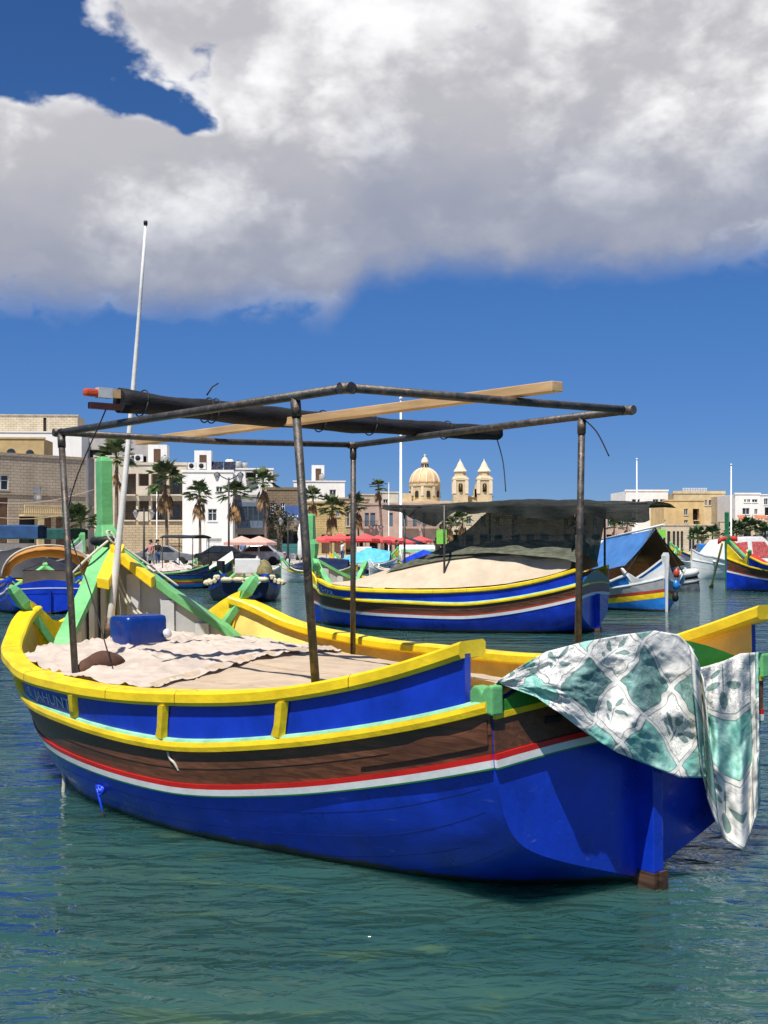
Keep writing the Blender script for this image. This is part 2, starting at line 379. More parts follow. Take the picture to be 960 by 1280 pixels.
def boat(name, label, cat, loc, th, S=1.0, B=1.0, Hh=1.0, kind='kajjik', heel=0.0, det=2, group=None,
         hull=None, wash=None, wale=None, rail=None, rub=None, stripes=None, stem=None, stem_top=3.07, board=None, cap=None, stans=(), deck=None, transom_top=None, inner=None, aft=0.0, proud=.006, low_bow=0.0):
    """Maltese fishing boat; det 2 = close, 1 = middle distance, 0 = far"""
    tb = KAJJIK if kind == 'kajjik' else LUZZU
    if low_bow: tb = [(u, [(a, z if j < 5 or u < 5 else z - (z - tb[5][1][j][1]) * low_bow) for j, (a, z) in enumerate(p)]) for u, p in tb]
    H = Hull(tb, S, B, Hh); Lh = H.L; k = S
    hull = hull or M_BLUE; wash = wash or M_BLUE2; wale = wale or M_WALE; rail = rail or M_YEL; rub = rub or M_YEL
    stem = stem or M_GRN; board = board or M_GREY; cap = cap or M_GRN; deck = deck or M_YEL2; inner = inner or M_YEL2
    stripes = stripes if stripes is not None else [(-.033, -.023, M_GLINE), (-.023, .020, M_WHT), (.020, .054, M_RED)]
    root = thing(name, label, cat, loc, th, group, heel)
    nu = {2: 64, 1: 26, 0: 14}[det]; us = lin(0.0, Lh, nu); nk = {2: 5, 1: 3, 0: 2}[det]
    q = MB()
    P = []
    for u in us:
        s_ = H.sec(u, 6, nk); P.append([LP(u, v, z) for v, z in reversed(s_)] + [LP(u, -v, z) for v, z in s_[1:]])
    q.grid(P)
    hb_ = q.build('hull', hull, root)
    if det == 2:
        q = MB()
        for sg in (1, -1):
            for kk in (2.5, 3.1, 3.7, 4.35):
                pts = []
                for u in us[1:-1]:
                    s_ = H.sec(u, 6, 20); v, z = s_[int(kk * 20)]; v2, z2 = s_[int(kk * 20) + 1]; pts.append((u, v, z, v2, z2))
                q.loft([[LP(u, sg * (v - .004), z - .002), LP(u, sg * (v + .0012), z), LP(u, sg * (v + .0012), z + .005), LP(u, sg * (v - .004), z + .007)] for u, v, z, v2, z2 in pts])
        sm_ = q.build('plank_seam', mat('seam_blue', (.002, .016, .20), .5), hb_); sm_['kind'] = 'stuff'
    uw = 6.9 * k if kind == 'kajjik' else Lh - .9 * k        # forward end of the side rail
    ua = 0.0 if kind == 'kajjik' else .05 * k; uq = aft if aft else ua
    lo = stripes[0][0] if stripes else 0; hi = stripes[-1][1] if stripes else 0
    for sg in (1, -1):
        uu = lin(ua + .001, Lh - .02, nu)
        for a, b, m_ in stripes: strip(H, sg, uu, lambda u: H.zS(u) + a * k, lambda u: H.zS(u) + b * k, -.01, proud * k).build('stripe', m_, root)
        if det == 2:
            mid = lambda u: H.zS(u) + hi * k + (H.Rr(u)[1] - H.zS(u) - hi * k) * (.47 + .03 * math.sin(u * 1.3))
            strip(H, sg, uu, lambda u: H.zS(u) + hi * k, lambda u: mid(u) - .002, -.01, .009).build('plank', M_WALE2, root)
            strip(H, sg, uu, mid, lambda u: H.Rr(u)[1], -.01, .013).build('plank', wale, root)
        else:
            strip(H, sg, uu, lambda u: H.zS(u) + hi * k, lambda u: H.Rr(u)[1], -.01, .008).build('wale', wale, root)
        # washboard, rubbing strake, gunwale rail
        uu = lin(uq if sg > 0 or not aft else .04, uw, nu)
        q = MB(); q.loft([[LP(u, sg * (H.Rr(u)[0] - .002), H.Rr(u)[1]), LP(u, sg * (H.G(u)[0] - .002), H.G(u)[1] + .02 * k),
                           LP(u, sg * (H.G(u)[0] - .045 * k), H.G(u)[1] + .02 * k), LP(u, sg * (H.Rr(u)[0] - .045 * k), H.Rr(u)[1])] for u in uu], mis=[0, 1, 1, 1])
        q.build('washboard', [wash, inner], root)
        uu = lin(ua, Lh - .03, nu)
        rb = MB().loft([[LP(u, sg * (H.Rr(u)[0] - .01 + a), H.Rr(u)[1] + b) for a, b in ((0, 0), (.055 * k, .004), (.062 * k, .035 * k), (.055 * k, .066 * k), (0, .07 * k))] for u in uu]).build('rubbing_strake', rub, root)
        if det == 2:
            MB().loft([[LP(u, sg * (H.Rr(u)[0] - .01 + a), H.Rr(u)[1] + b) for a, b in ((0, .071), (.046, .0675), (.04, .083), (0, .094))] for u in uu]).build('mint_ledge', M_MINT, rb)
        uu = lin(uq if sg > 0 or not aft else -.1, uw, nu)
        w_ = .16 * k; hgt = .092 * k
        q = MB().loft([[LP(u, sg * (H.G(u)[0] + a), H.G(u)[1] + b) for a, b in ((.03 * k, -.004), (.042 * k, .02 * k), (.04 * k, hgt - .015 * k), (.025 * k, hgt), (-w_ + .02 * k, hgt + .004), (-w_, hgt - .012 * k), (-w_, .02 * k), (-w_ + .03 * k, 0))] for u in uu], smooth=False)
        ro_ = q.build('rail', rail, root)
        if det == 2:
            for uj in (1.05, 2.55, 3.35, 4.9, 6.1):
                MB().loft([[LP(u, sg * (H.G(u)[0] + a), H.G(u)[1] + b) for a, b in ((.031 * k, .0), (.0435 * k, .02 * k), (.0415 * k, hgt - .015 * k), (.0255 * k, hgt + .0012), (-w_ + .02 * k, hgt + .0052), (-w_ - .001, hgt - .012 * k))] for u in (uj * k + .02, uj * k + .026)]).build('rail_joint', mat('joint_dark_ochre', (.22, .12, .01), .7), ro_)  # dark ochre line marking each joint in the rail
                for du in (-.09, .12):
                    g_ = H.G(uj * k + du); MB().lathe([(0, .0), (.011, 0), (.009, .004), (0, .005)], 8, LP(uj * k + du, sg * (g_[0] - .05), g_[1] + hgt - .001)).build('nail_head', mat('rusty_nail', (.18, .09, .03), .7), ro_)
        for u in stans:
            if det < 1: break
            u0, u1 = u * k, (u + .07) * k; sec = []
            for (uu_, wd) in ((u0, .09 * k), (u1, .06 * k)): pass
            g, r_ = H.G(u0), H.Rr(u1)
            sec = [[LP(u_ + d, sg * (v + o), z) for d, o in ((-h_, -.005), (h_, -.005), (h_ * .7, .035 * k), (-h_ * .7, .035 * k))]
                   for u_, v, z, h_ in ((u1 + .0 * k, r_[0], r_[1] + .08 * k, .065 * k), ((u0 + u1) / 2, (g[0] + r_[0]) / 2, (g[1] + r_[1]) / 2, .05 * k), (u0, g[0], g[1], .055 * k))]
            MB().loft(sec).build('stanchion', rail, root)
        # bow bulwark: rises from the horn to the stem
        if det >= 1:
            ub = lin(uw - .02 * k, Lh - .02, 14)
            def top(u):
                t = (u - uw) / (Lh - uw); gz = H.G(u)[1]
                return gz + .15 * k * max(0, 1 - t * 5) - .13 * k * math.exp(-((t - .3) / .15)**2) - .10 * k * t
            q = MB().loft([[LP(u, sg * max(.02, H.Rr(u)[0]), H.Rr(u)[1] + .05 * k), LP(u, sg * max(.02, H.G(u)[0]), top(u)), LP(u - .03 * k, sg * max(.01, H.G(u)[0] - .04 * k), top(u)), LP(u - .03 * k, sg * max(.01, H.Rr(u)[0] - .04 * k), H.Rr(u)[1] - .05 * k)] for u in ub])
            q.build('bow_bulwark', rail, root)
            # splash board inside it, with a green cap and battens
            path = [(7.76, .06, 2.02), (7.55, .29, 1.78), (7.3, .52, 1.53), (7.05, .76, 1.31), (6.8, .98, 1.11), (6.6, 1.14, .90)]
            path = [(u - .16 + .1 * max(0, 7 - u), v * .96, z) for u, v, z in path]
            if kind != 'kajjik': path = [(u - 7.8 + Lh / k, v, z) for u, v, z in path]
            path = [(u * k, v * k * B, (z - (z - .9) * low_bow * .6) * k * Hh) for u, v, z in path]
            q = MB().loft([[LP(u, sg * v, z), LP(u + .03 * k, sg * (v + .03 * k), z), LP(u + .03 * k, sg * (v + .03 * k), .62 * k), LP(u - .02, sg * v, .62 * k)] for u, v, z in path])
            bd = q.build('splash_board', board, root)
            q = MB().loft([[LP(u + a * k, sg * (v + a * k), z + b * k) for a, b in ((-.045, -.05), (-.045, .035), (.07, .055), (.07, -.03))] for u, v, z in path])
            q.build('cap', cap, bd)
            if det == 2:
                for i, f in enumerate((.18, .42, .66, .86)):
                    j = f * (len(path) - 1); i0 = int(j); t = j - i0
                    u, v, z = (path[i0][c] * (1 - t) + path[i0 + 1][c] * t for c in range(3))
                    sec = [[LP(u + a - .035, sg * (v + a) - sg * .02, zz), LP(u + a, sg * (v - .055 + a) , zz), LP(u + a + .075, sg * (v - .13 + a), zz), LP(u + a + .075, sg * (v - .07 + a), zz)] for a, zz in ((0.0, z - .06), (0.0, .66))]
                    MB().loft(sec).build('batten', M_GREY2, bd)
            # horn (mooring timber) leaning outboard
            hb = LP(6.93 * k - 7.8 * k + Lh, sg * .93 * k * B, 1.02 * k * Hh); ht = LP(6.85 * k - 7.8 * k + Lh, sg * 1.42 * k * B, 1.68 * k * Hh)
            dr = (ht - hb); ax = dr.normalized(); sd = Vector((0, 1, 0)); nn = ax.cross(sd).normalized()
            sec = [[hb + dr * t + (sd * a + nn * b) * w for a, b in ((-1, -.6), (1, -.6), (1, .6), (-1, .6))] for t, w in ((0, .055 * k), (.55, .06 * k), (.62, .05 * k), (.66, .05 * k), (.74, .085 * k), (.93, .075 * k), (1, .045 * k))]
            MB().loft(sec).build('horn', cap, root)
    # deck inside
    uu = lin(.03, Lh - .1, 16)
    P = [[LP(u, s_ * max(.02, H.Rr(u)[0] - .03 * k), min(H.Rr(u)[1], .95 * k) - .06 * k) for s_ in (1, .5, 0, -.5, -1)] for u in uu]
    MB().grid(P).build('deck', deck, root)
    # stem post, taller than the boat's side
    x0 = Lh - .07 * k; st = stem_top * k * Hh
    q = MB()
    def ssec(z, w, ya, yb): return [Vector((-w, ya, z)), Vector((w, ya, z)), Vector((w * .75, yb, z)), Vector((-w * .75, yb, z))]
    q.loft([ssec(-.38 * k, .05 * k, x0, x0 + .12 * k), ssec(1.3 * k * Hh, .05 * k, x0, x0 + .14 * k), ssec(1.95 * k * Hh, .095 * k, x0 - .12 * k, x0 + .15 * k), ssec(2.17 * k * Hh, .11 * k, x0 - .13 * k, x0 + .15 * k),
            ssec(2.3 * k * Hh, .07 * k, x0 - .04 * k, x0 + .14 * k), ssec(st - .05 * k, .068 * k, x0 - .04 * k, x0 + .15 * k), ssec(st, .05 * k, x0 - .015 * k, x0 + .12 * k)])
    q.build('stem_post', stem, root, bevel=.008 * k if det == 2 else 0)
    if kind == 'kajjik':
        s0 = H.sec(0, 6, 5); camb = lambda v: .06 * k * (1 - (v / (1.24 * k * B))**2)
        out = [(v, z) for v, z in s0]; vt = s0[-1][0]; zt = s0[-1][1]
        def ztop(v): return zt + .03 * k + .30 * k * (1 - (abs(v) / vt)**1.7)
        topl = [(v, ztop(v)) for v in lin(vt, -vt, 15)]
        poly = list(reversed([(-v, z) for v, z in out[1:]])); poly = [(v, z) for v, z in out] + topl + poly
        q = MB().prism(poly, lambda v, z: LP(-.004, v, z), lambda v, z: LP(.05 * k, v, z * 1.0 if z > .1 else z))
        tr = q.build('transom', hull, root)
        def vmax(z): return float(np.interp(z, [b for a, b in s0], [a for a, b in s0]))
        def band(z0, z1, o, m_, nm, topf=None):
            secs = []
            for i in range(17):
                f = -1 + 2 * i / 16; a = vmax(z0) * f; b = (vmax(min(z1, zt)) if z1 else vt) * f
                zb = z1 + camb(b) if z1 else ztop(b) + .01
                secs.append([LP(-.006, a, z0 + camb(a)), LP(-.006 - o, a, z0 + camb(a)), LP(-.006 - o, b, zb), LP(-.006, b, zb)])
            MB().loft(secs).build(nm, m_, tr)
        zs = H.zS(0)
        for a, b, m_ in stripes: band(zs + a * k, zs + b * k, max(.008, proud) * k, m_, 'stripe')
        band(zs + hi * k + .001, zt - .035 * k, .012 * k, wale, 'plank'); band(zt - .034 * k, zt, .022 * k, rub, 'moulding'); band(zt + .001, None, .018 * k, transom_top or M_DGRN, 'top_board')
        q = MB().loft([[Vector((x * k, y * k, z * k)) for x, y in ((-.045, 0), (-.045, -.13), (.045, -.13), (.045, 0))] for z in (.10, .92)]); q.build('stern_post', hull, tr, bevel=.006 if det == 2 else 0)
        q = MB().loft([[Vector((x * k, y * k, z * k)) for x, y in ((-.05, .04), (-.05, -.135), (.05, -.135), (.05, .04))] for z in (-.35, .099)])
        q.loft([[Vector((x * k, y * k, z * k)) for x, y in ((-.01, -.14), (-.01, -.16), (.05, -.16), (.05, -.14))] for z in (-.35, .11)]); q.build('rudder_iron', M_DARKW, tr)
    return root, H

# ================================================================ the near boat
S0 = Vector((1.588, 7.279, 0)); TH0 = .6543; HEEL0 = -.0154
near, HN = boat('fishing_boat', 'large blue and yellow open fishing boat with bare pipe canopy frame and green transom board', 'boat', S0, TH0, heel=HEEL0, aft=.2, proud=.022, stans=(1.64, 2.73, 3.92, 5.3), group=None)
MW = Matrix.Translation(S0) @ Matrix.Rotation(TH0, 4, 'Z') @ Matrix.Rotation(HEEL0, 4, 'Y')
MWI = MW.inverted()
def BP(u, v, z): return MW @ LP(u, v, z)                     # boat place -> world
def on_u(px, py, u):                                         # where the ray through a photo pixel meets the boat's cross plane u
    o = MWI @ Vector((0, 0, CAM_H)); d = MWI.to_3x3() @ Vector(((px - 480) / F_PX, 1, -(py - HZ) / F_PX))
    t = (u - o.y) / d.y; p = o + d * t; return -p.x, p.z
def child_thing(o):                                          # things lying in the boat are top-level but keep the boat's frame
    o.matrix_world = MW; return o

# canopy frame of galvanised pipe
zf = 3.086; fA, fB = (5.151, 1.592), (1.218, 1.32)
def side_v(u): return fB[1] + (fA[1] - fB[1]) * (u - fB[0]) / (fA[0] - fB[0])
pr = .031
for sg in (1, -1):
    q = MB().tube([LP(fA[0] + .04, sg * side_v(fA[0] + .04), zf), LP(fB[0] - .03, sg * side_v(fB[0] - .03), zf)], pr, 12); q.build('canopy_rail', M_IRON, near)
for i, (u, v) in enumerate((fA, fB)):
    q = MB().tube([LP(u, v + .03, zf + .004), LP(u, 0, zf + (.0 if i else -.02)), LP(u, -v - .03, zf + .004)], pr * .95, 12); q.build('canopy_crossbar', M_IRON, near)
    for sg in (1, -1): MB().tube([LP(u, sg * (v - .06), zf), LP(u, sg * (v + .05), zf)], pr * 1.12, 12).tube([LP(u - .06, sg * v, zf), LP(u + .06, sg * v, zf)], pr * 1.12, 12).build('pipe_elbow', M_IRON, near)
posts = [((4.46, 1.76, .95), (fA[0] - .05, fA[1])), ((1.56, 1.34, 1.12), (1.742, side_v(1.742))), ((5.24, -1.62, .85), (5.147, -1.592)), ((1.8, -1.36, 1.1), (1.722, -side_v(1.722)))]
for (u, v, z), (u1, v1) in posts:
    p = MB().tube([LP(u, v, z), LP(u1, v1, zf - .01)], pr * .92, 12).build('canopy_post', M_IRON, near)
    d = (LP(u, v, z) - LP(u1, v1, zf)).normalized()
    MB().tube([LP(u1, v1, zf) + d * .03, LP(u1, v1, zf) + d * .14], pr * 1.12, 12).build('pipe_clamp', M_IRON, p)

# white mast leaning aft
v0, z0 = on_u(133, 795, 7.25); v1, z1 = on_u(182, 281, 6.9); mb_, mt_ = LP(7.25, v0, z0 - .2), LP(6.9, v1, z1)
o_ = MB().tube([mb_ + (mt_ - mb_) * (i / 8) + Vector((.03 * math.sin(i / 8 * 3.1), 0, 0)) for i in range(9)], [.042 - .027 * i / 8 for i in range(9)], 12).build('mast', M_ALU, near)
MB().tube([mb_, mb_ + (mt_ - mb_) * .085], .048, 12).build('mast_foot', M_DARKW, o_)
MB().lathe([(.0, 0), (.022, .0), (.022, .04), (0, .05)], 10, mt_).build('mast_truck', M_BLK, o_)
# yellow chevron breast hook and ropes round the stem
for sg in (1, -1):
    path = [(7.56, .0, 2.03), (7.38, .2, 1.81), (7.24, .34, 1.66)]
    MB().loft([[LP(u + a - .07, sg * (v + a - .04), z + b) for a, b in ((-.05, -.07), (-.05, .045), (.05, .065), (.05, -.04))] for u, v, z in path]).build('breast_hook', M_YEL, near, bevel=.01)
loop = [LP(7.73 + .17 * math.cos(t), .13 * math.sin(t), 2.12 + .01 * math.sin(3 * t)) for t in lin(0, 2 * math.pi, 22)]
tag(child_thing(MB().tube(loop, .045, 8).build('mooring_hose', M_BLK)), 'black rubber hose looped round the green stem post', 'hose')
rp = [LP(7.55, .03, 2.14), LP(7.53, .03, 1.9), LP(7.42, 0, 1.6), LP(7.3, -.1, 1.35), LP(7.15, -.28, 1.16), LP(7.0, -.36, 1.06)]
def smooth_path(P, n=6):
    out = []
    for i in range(len(P) - 1):
        p0, p1, p2, p3 = P[max(i - 1, 0)], P[i], P[i + 1], P[min(i + 2, len(P) - 1)]
        for j in range(n):
            t = j / n; out.append(.5 * (2 * p1 + (p2 - p0) * t + (2 * p0 - 5 * p1 + 4 * p2 - p3) * t * t + (3 * p1 - p0 - 3 * p2 + p3) * t**3))
    return out + [P[-1]]
q = MB().tube(smooth_path(rp), .016, 6).tube(smooth_path([p + Vector((.05, .02, .01)) for p in rp]), .016, 6)
q.tube(smooth_path([LP(7.55, .03, 2.14), LP(7.45, .35, 1.93), LP(7.55, .5, 1.75)]), .014, 6).tube(smooth_path([LP(7.55, .03, 2.14), LP(7.45, -.3, 1.9), LP(7.2, -.62, 1.6)]), .012, 6)
q.tube([LP(7.53 + .03 * math.cos(t), .03 + .05 * math.sin(t), 2.16 + .07 * math.sin(t + 1)) for t in lin(0, 6.28, 12)], .014, 6)
tag(child_thing(q.build('mooring_rope', M_ROPE)), 'pale rope tied round the stem and hanging beside the white mast', 'rope')

# sand coloured canvas over the hold
def wr(u, v, k): return k * (fbm(u * 1.1 + 3, v * 1.6, 0, 3) * .6 + .5 * (1 - abs(fbm(u * 2.3 + .6 * v, v * 1.2 - .5 * u, 4, 3)))**3)
def canvas_z(u, v):
    vg, zg = HN.G(u); f = (v + 1.4) / (vg - .15 + 1.4); f = min(max(f, 0), 1)
    edge_p = zg + .075; edge_s = .84 + .02 * u
    crown = 1.03 + .008 * u + (.10 if u < 1.6 else 0) * (1.6 - u)
    if f < .5: t = f / .5; t = t * t * (3 - 2 * t); return edge_s + (crown - edge_s) * t**.7
    t = (f - .5) / .5; return crown + (edge_p - crown) * t**1.6
P = []
for i in range(46):
    s_ = i / 45; row = []
    for j in range(50):
        t = j / 49; u0 = .75; 
        v = None
        ub = 3.1 + (1 - t) * 2.25; u = u0 + (ub - u0) * s_
        vg = HN.G(u)[0] - .13; v = -1.42 + (vg + 1.42) * t
        z = canvas_z(u, v) + .012 * fbm(u * 2.2, v * 2.2, 1) + wr(u, v, .012) + .05 * math.exp(-((s_ - 1) / .03)**2)
        row.append(LP(u, v, z))
    P.append(row)
M_CANV = mat('sand_canvas', (.49, .38, .265), .85, .08, 5, .35, 220, coat=0)
M_CANV2 = mat('bleached_canvas', (.52, .435, .36), .85, .10, 4, .4, 160)
tag(child_thing(MB().grid(P).build('canvas_cover', M_CANV)), 'smooth sand coloured canvas stretched over the hold under the pipe frame', 'tarpaulin')
for js in (13, 27, 40):                                      # stitched seams
    MB().loft([[P[i][js] + Vector((a, 0, b)) for a, b in ((-.022, -.004), (-.02, .006), (.02, .006), (.022, -.004))] for i in range(46)]).build('canvas_seam', mat('seam_canvas', (.46, .35, .24), .9), bpy.data.objects['canvas_cover'])
P = []
for i in range(140):
    s_ = i / 139; row = []
    for j in range(140):
        t = j / 139; ub = 3.0 + (1 - t) * 2.15; u1 = 6.35 - .15 * math.sin(t * 9) + .2 * (1 - (2 * t - 1)**2); u = ub + (u1 - ub) * s_
        vg = min(HN.G(u)[0] - .13, 1.9 - max(0, u - 5.6) * .9); vs = -1.42 + max(0, u - 5.4) * .5; v = vs + (vg - vs) * t
        zc = canvas_z(min(u, 5.4), v) if u < 5.4 else canvas_z(5.4, v) * (1 - min(1, (u - 5.4)) * .02)
        rg = abs(fbm(u * 1.7 + v * .7, v * 2.4 - u * .4, 2, 4)); heap = max(0, u - 5.7) * .07 * (1 + .8 * fbm(u * 2.6, v * 2.6, 9))
        z = zc + .02 + .045 * (1 - rg)**5 * (.5 + .6 * s_) + .010 * fbm(u * 2.6, v * 2.6, 5) * (.3 + s_) + heap + .016 * (1 - abs(fbm(u * 1.1 + v * 2.3, v * .8 - u * 2.2, 11, 2)))**7
        row.append(LP(u + .03 * fbm(v * 3, u), v, z))
    P.append(row)
tag(child_thing(MB().grid(P).build('crumpled_canvas', M_CANV2)), 'crumpled off-white canvas heaped behind the splash boards', 'tarpaulin')

# blue jerrycan lying on the canvas
jr = thing('jerrycan', 'blue plastic jerrycan lying on the crumpled canvas', 'jerrycan')
jr.matrix_world = MW @ Matrix.Translation(LP(6.05, .43, 1.215)) @ Matrix.Rotation(R(8), 4, 'Z')
M_JERRY = mat('blue_plastic', (.003, .03, .20), .28, .12, 4, .05, 30)
jb = MB().box((0, 0, 0), (.47, .34, .34)).build('body', M_JERRY, jr, bevel=.05)
for x in (-.1, .02, .13): MB().box((x, -.168, 0), (.02, .008, .18)).build('rib', M_JERRY, jb, bevel=.004)
for p_ in jb.data.polygons: p_.use_smooth = True
MB().lathe([(0, 0), (.042, 0), (.047, .012), (.047, .04), (.04, .048), (0, .048)], 18).build('cap', mat('white_plastic', (.7, .7, .68), .4), jr).matrix_local = Matrix.Translation((.21, -.165, -.03)) @ Matrix.Rotation(R(65), 4, 'X') @ Matrix.Rotation(R(20), 4, 'Y')
MB().tube([(.255, .08, .1), (.30, .08, .07), (.30, .08, -.07), (.255, .08, -.1)], .022, 8).build('handle', M_JERRY, jr)

# brown cushion by the forward post
secs = []
for t in lin(-1, 1, 11):
    r_ = math.sqrt(max(0.02, 1 - t * t)); secs.append([LP(4.62 + t * .10 + .08 * math.cos(a) * r_, 1.46 - t * .26 + 0, 1.07 + (.10 * math.sin(a) + .02) * r_ ) + Vector((0, .0, .015 * math.sin(5 * a + t * 3))) for a in lin(0, 2 * math.pi * 11 / 12, 12)])
tag(child_thing(MB().loft(secs, smooth=True).build('cushion', mat('brown_cloth', (.10, .045, .025), .85, .2, 8, .4, 120))), 'dark brown cushion beside the forward canopy post', 'cushion')

# rolled black shade net lashed across the frame
za = zf + .15
LA, LB = at_depth(113, 497, (za - CAM_H) * F_PX / (HZ - 497)), at_depth(622, 539, (za - CAM_H) * F_PX / (HZ - 539))
LA, LB = MWI @ LA, MWI @ LB; dr = LB - LA; axr = dr.normalized(); sdr = axr.cross(Vector((0, 0, 1))).normalized(); upr = sdr.cross(axr)
M_NET = net('black_shade_net', (.014, .014, .016), 1.0)
secs = []
for i in range(60):
    t = .055 + .945 * i / 59; c = LA + dr * t + upr * (-.03 * math.sin(math.pi * t) - .02 * t); r0 = .108 - .024 * t
    secs.append([c + (sdr * math.cos(a) + upr * math.sin(a) * (.85 + .1 * nz(t * 9))) * r0 * (1 + .16 * nz(t * 14, math.cos(a) * 1.4, math.sin(a) * 1.4) + .05 * nz(t * 60, a * 2)) for a in lin(0, 2 * math.pi * 19 / 20, 20)])
roll = thing('net_roll', 'rolled up black shade net lashed across the pipe canopy frame', 'shade net'); roll.matrix_world = MW
MB().loft(secs, smooth=True).build('net', M_NET, roll)
rotr = Matrix((axr, -sdr, upr)).transposed()
MB().box(LA + dr * .05 + upr * .045, (.18, .06, .07), rotr).build('batten', M_RAW, roll)
MB().box(LA + dr * .026 + upr * .045, (.12, .065, .08), rotr).build('painted_batten', M_GREY2, roll)
MB().box(LA + dr * .004 + upr * .04, (.15, .055, .06), rotr).build('orange_tip', mat('orange_red_paint', (.55, .07, .015), .5), roll, bevel=.02)
MB().box(LA + dr * .045 - upr * .06, (.42, .05, .05), rotr).build('lower_batten', mat('oxblood_timber', (.05, .012, .01), .6), roll)
for t in (.1, .235, .25, .5, .63, .84):
    c = LA + dr * t + upr * (-.03 * math.sin(math.pi * t) - .02 * t)
    MB().tube([c + (sdr * math.cos(a) + upr * math.sin(a)) * (.111 - .024 * t) + axr * .02 * math.sin(a) for a in lin(0, 6.28, 18)], .006, 5).build('lashing', M_DROPE, roll)
MB().tube([LA + dr * .235 + upr * .1, LA + dr * .243 + upr * .17 + sdr * .03, LA + dr * .26 + upr * .21], .007, 5).build('loose_end', M_DROPE, roll)

# long raw timber lying fore and aft on the frame
zp = zf + .075
T0, T1 = MWI @ at_depth(175, 552, (zp - CAM_H) * F_PX / (HZ - 552)), MWI @ at_depth(697, 483, (zp - .0 - CAM_H) * F_PX / (HZ - 483))
d = T1 - T0; ax = d.normalized(); sd = ax.cross(Vector((0, 0, 1))).normalized(); up = sd.cross(ax)
q = MB().loft([[T0 + d * t + sd * a + up * b for a, b in ((-.055, -.035), (.055, -.035), (.055, .035), (-.055, .035))] for t in lin(0, 1, 6)])
tag(child_thing(q.build('timber_batten', M_RAW, bevel=.006)), 'long raw timber batten lying lengthways on the pipe frame', 'timber')

# thin lines hanging from the frame
def hang(name, P, label, m_=M_DROPE, r=.006, cat='rope'):
    return tag(child_thing(MB().tube(smooth_path(P), r, 5).build(name, m_)), label, cat)
a_ = LA + dr * .03 - upr * .08
hang('thin_cord', [a_, LP(4.9, 1.62, 2.4), LP(4.62, 1.55, 1.7), LP(4.35, 1.5, 1.13)], 'thin dark cord hanging from the orange tipped end of the net roll')
e_ = LB; hang('hanging_line', [e_ - dr * .01, e_ + Vector((.03, -.04, -.3)), e_ + Vector((.01, -.1, -.62))], 'short dark line dangling from the far end of the net roll')
cC = LP(1.74, -side_v(1.74), zf); hang('curved_wire', [cC, cC + Vector((.12, -.06, -.12)), cC + Vector((.2, -.12, -.32))], 'short curved wire sticking out from the aft canopy post clamp')

# name lettering and number: flat characters bent onto the washboard
def letters(text, H, u0, u1, zlo, zhi, sg, m_, parent, off=.004):
    cu = bpy.data.curves.new('lettering', 'FONT'); cu.body = text; cu.size = 1; cu.resolution_u = 2; cu.fill_mode = 'FRONT'
    tmp = bpy.data.objects.new('lettering', cu); COL.objects.link(tmp)
    me = bpy.data.meshes.new_from_object(tmp.evaluated_get(bpy.context.evaluated_depsgraph_get())); bpy.data.objects.remove(tmp)
    bm = bmesh.new(); bm.from_mesh(me); bmesh.ops.subdivide_edges(bm, edges=bm.edges, cuts=1)
    xs = [v.co.x for v in bm.verts]; ys = [v.co.y for v in bm.verts]; x0, x1, y0, y1 = min(xs), max(xs), min(ys), max(ys)
    for v in bm.verts:
        u = u0 + (u1 - u0) * (v.co.x - x0) / (x1 - x0); f = zlo + (zhi - zlo) * (v.co.y - y0) / (y1 - y0)
        g, r_ = H.G(u), H.Rr(u); v.co = LP(u, sg * (r_[0] + (g[0] - r_[0]) * f + off), r_[1] + (g[1] - r_[1]) * f)
    bm.to_mesh(me); bm.free(); me.materials.clear(); me.materials.append(m_)
    o = link('lettering', me, parent); o['kind'] = 'stuff'; return o
letters('S. JAHUNT', HN, 5.02, 4.02, .38, .82, 1, mat('pale_lettering_paint', (.42, .55, .66), .5, .2, 20), near)

# little fittings on the hull: through-hull knob, rope eye, hawse slot, line with weight
u = 3.75; v_ = HN.v_at(u, .22)
q = MB(); 
for i in range(4): q.tube([LP(u + .035 * math.cos(a + i), v_ + .015 + .009 * i, .225 + .03 * math.sin(a + i * 1.3)) for a in lin(0, 6.0, 12)], .011, 6)
q.tube(smooth_path([LP(u, v_ + .05, .22), LP(u - .05, v_ + .045, .12), LP(u - .07, v_ + .03, .02), LP(u - .07, v_ + .02, -.05)]), .010, 6)
q.build('hull_fitting', M_BLUE, near)
q = MB().box(LP(.55, HN.v_at(.55, 1.0), 1.0), (.03, .1, .04)); 
zz = HN.zS(0) + .1 + .1; q2 = MB().box(LP(-.022, .78, 1.10), (.13, .012, .035)); q2.build('hawse_slot', M_BLK, near)
w0 = on_u(76, 932, 4.75); hang('weighted_line', [LP(4.75, w0[0], w0[1]), LP(4.75, w0[0] + .02, w0[1] - .12), LP(4.74, w0[0] - .02, w0[1] - .25), LP(4.75, w0[0] - .01, w0[1] - .47)], 'pale line with a small weight hanging off the bow quarter into the water', M_ROPE, .02)
hang('knotted_twine', [LP(2.72, HN.v_at(2.72, .64) + .02, .66), LP(2.70, HN.v_at(2.7, .6) + .02, .61), LP(2.66, HN.v_at(2.66, .58) + .02, .585), LP(2.64, HN.v_at(2.6, .52) + .015, .53)], 'short white twine end hanging from the yellow rubbing strake', M_ROPE, .01, 'twine')
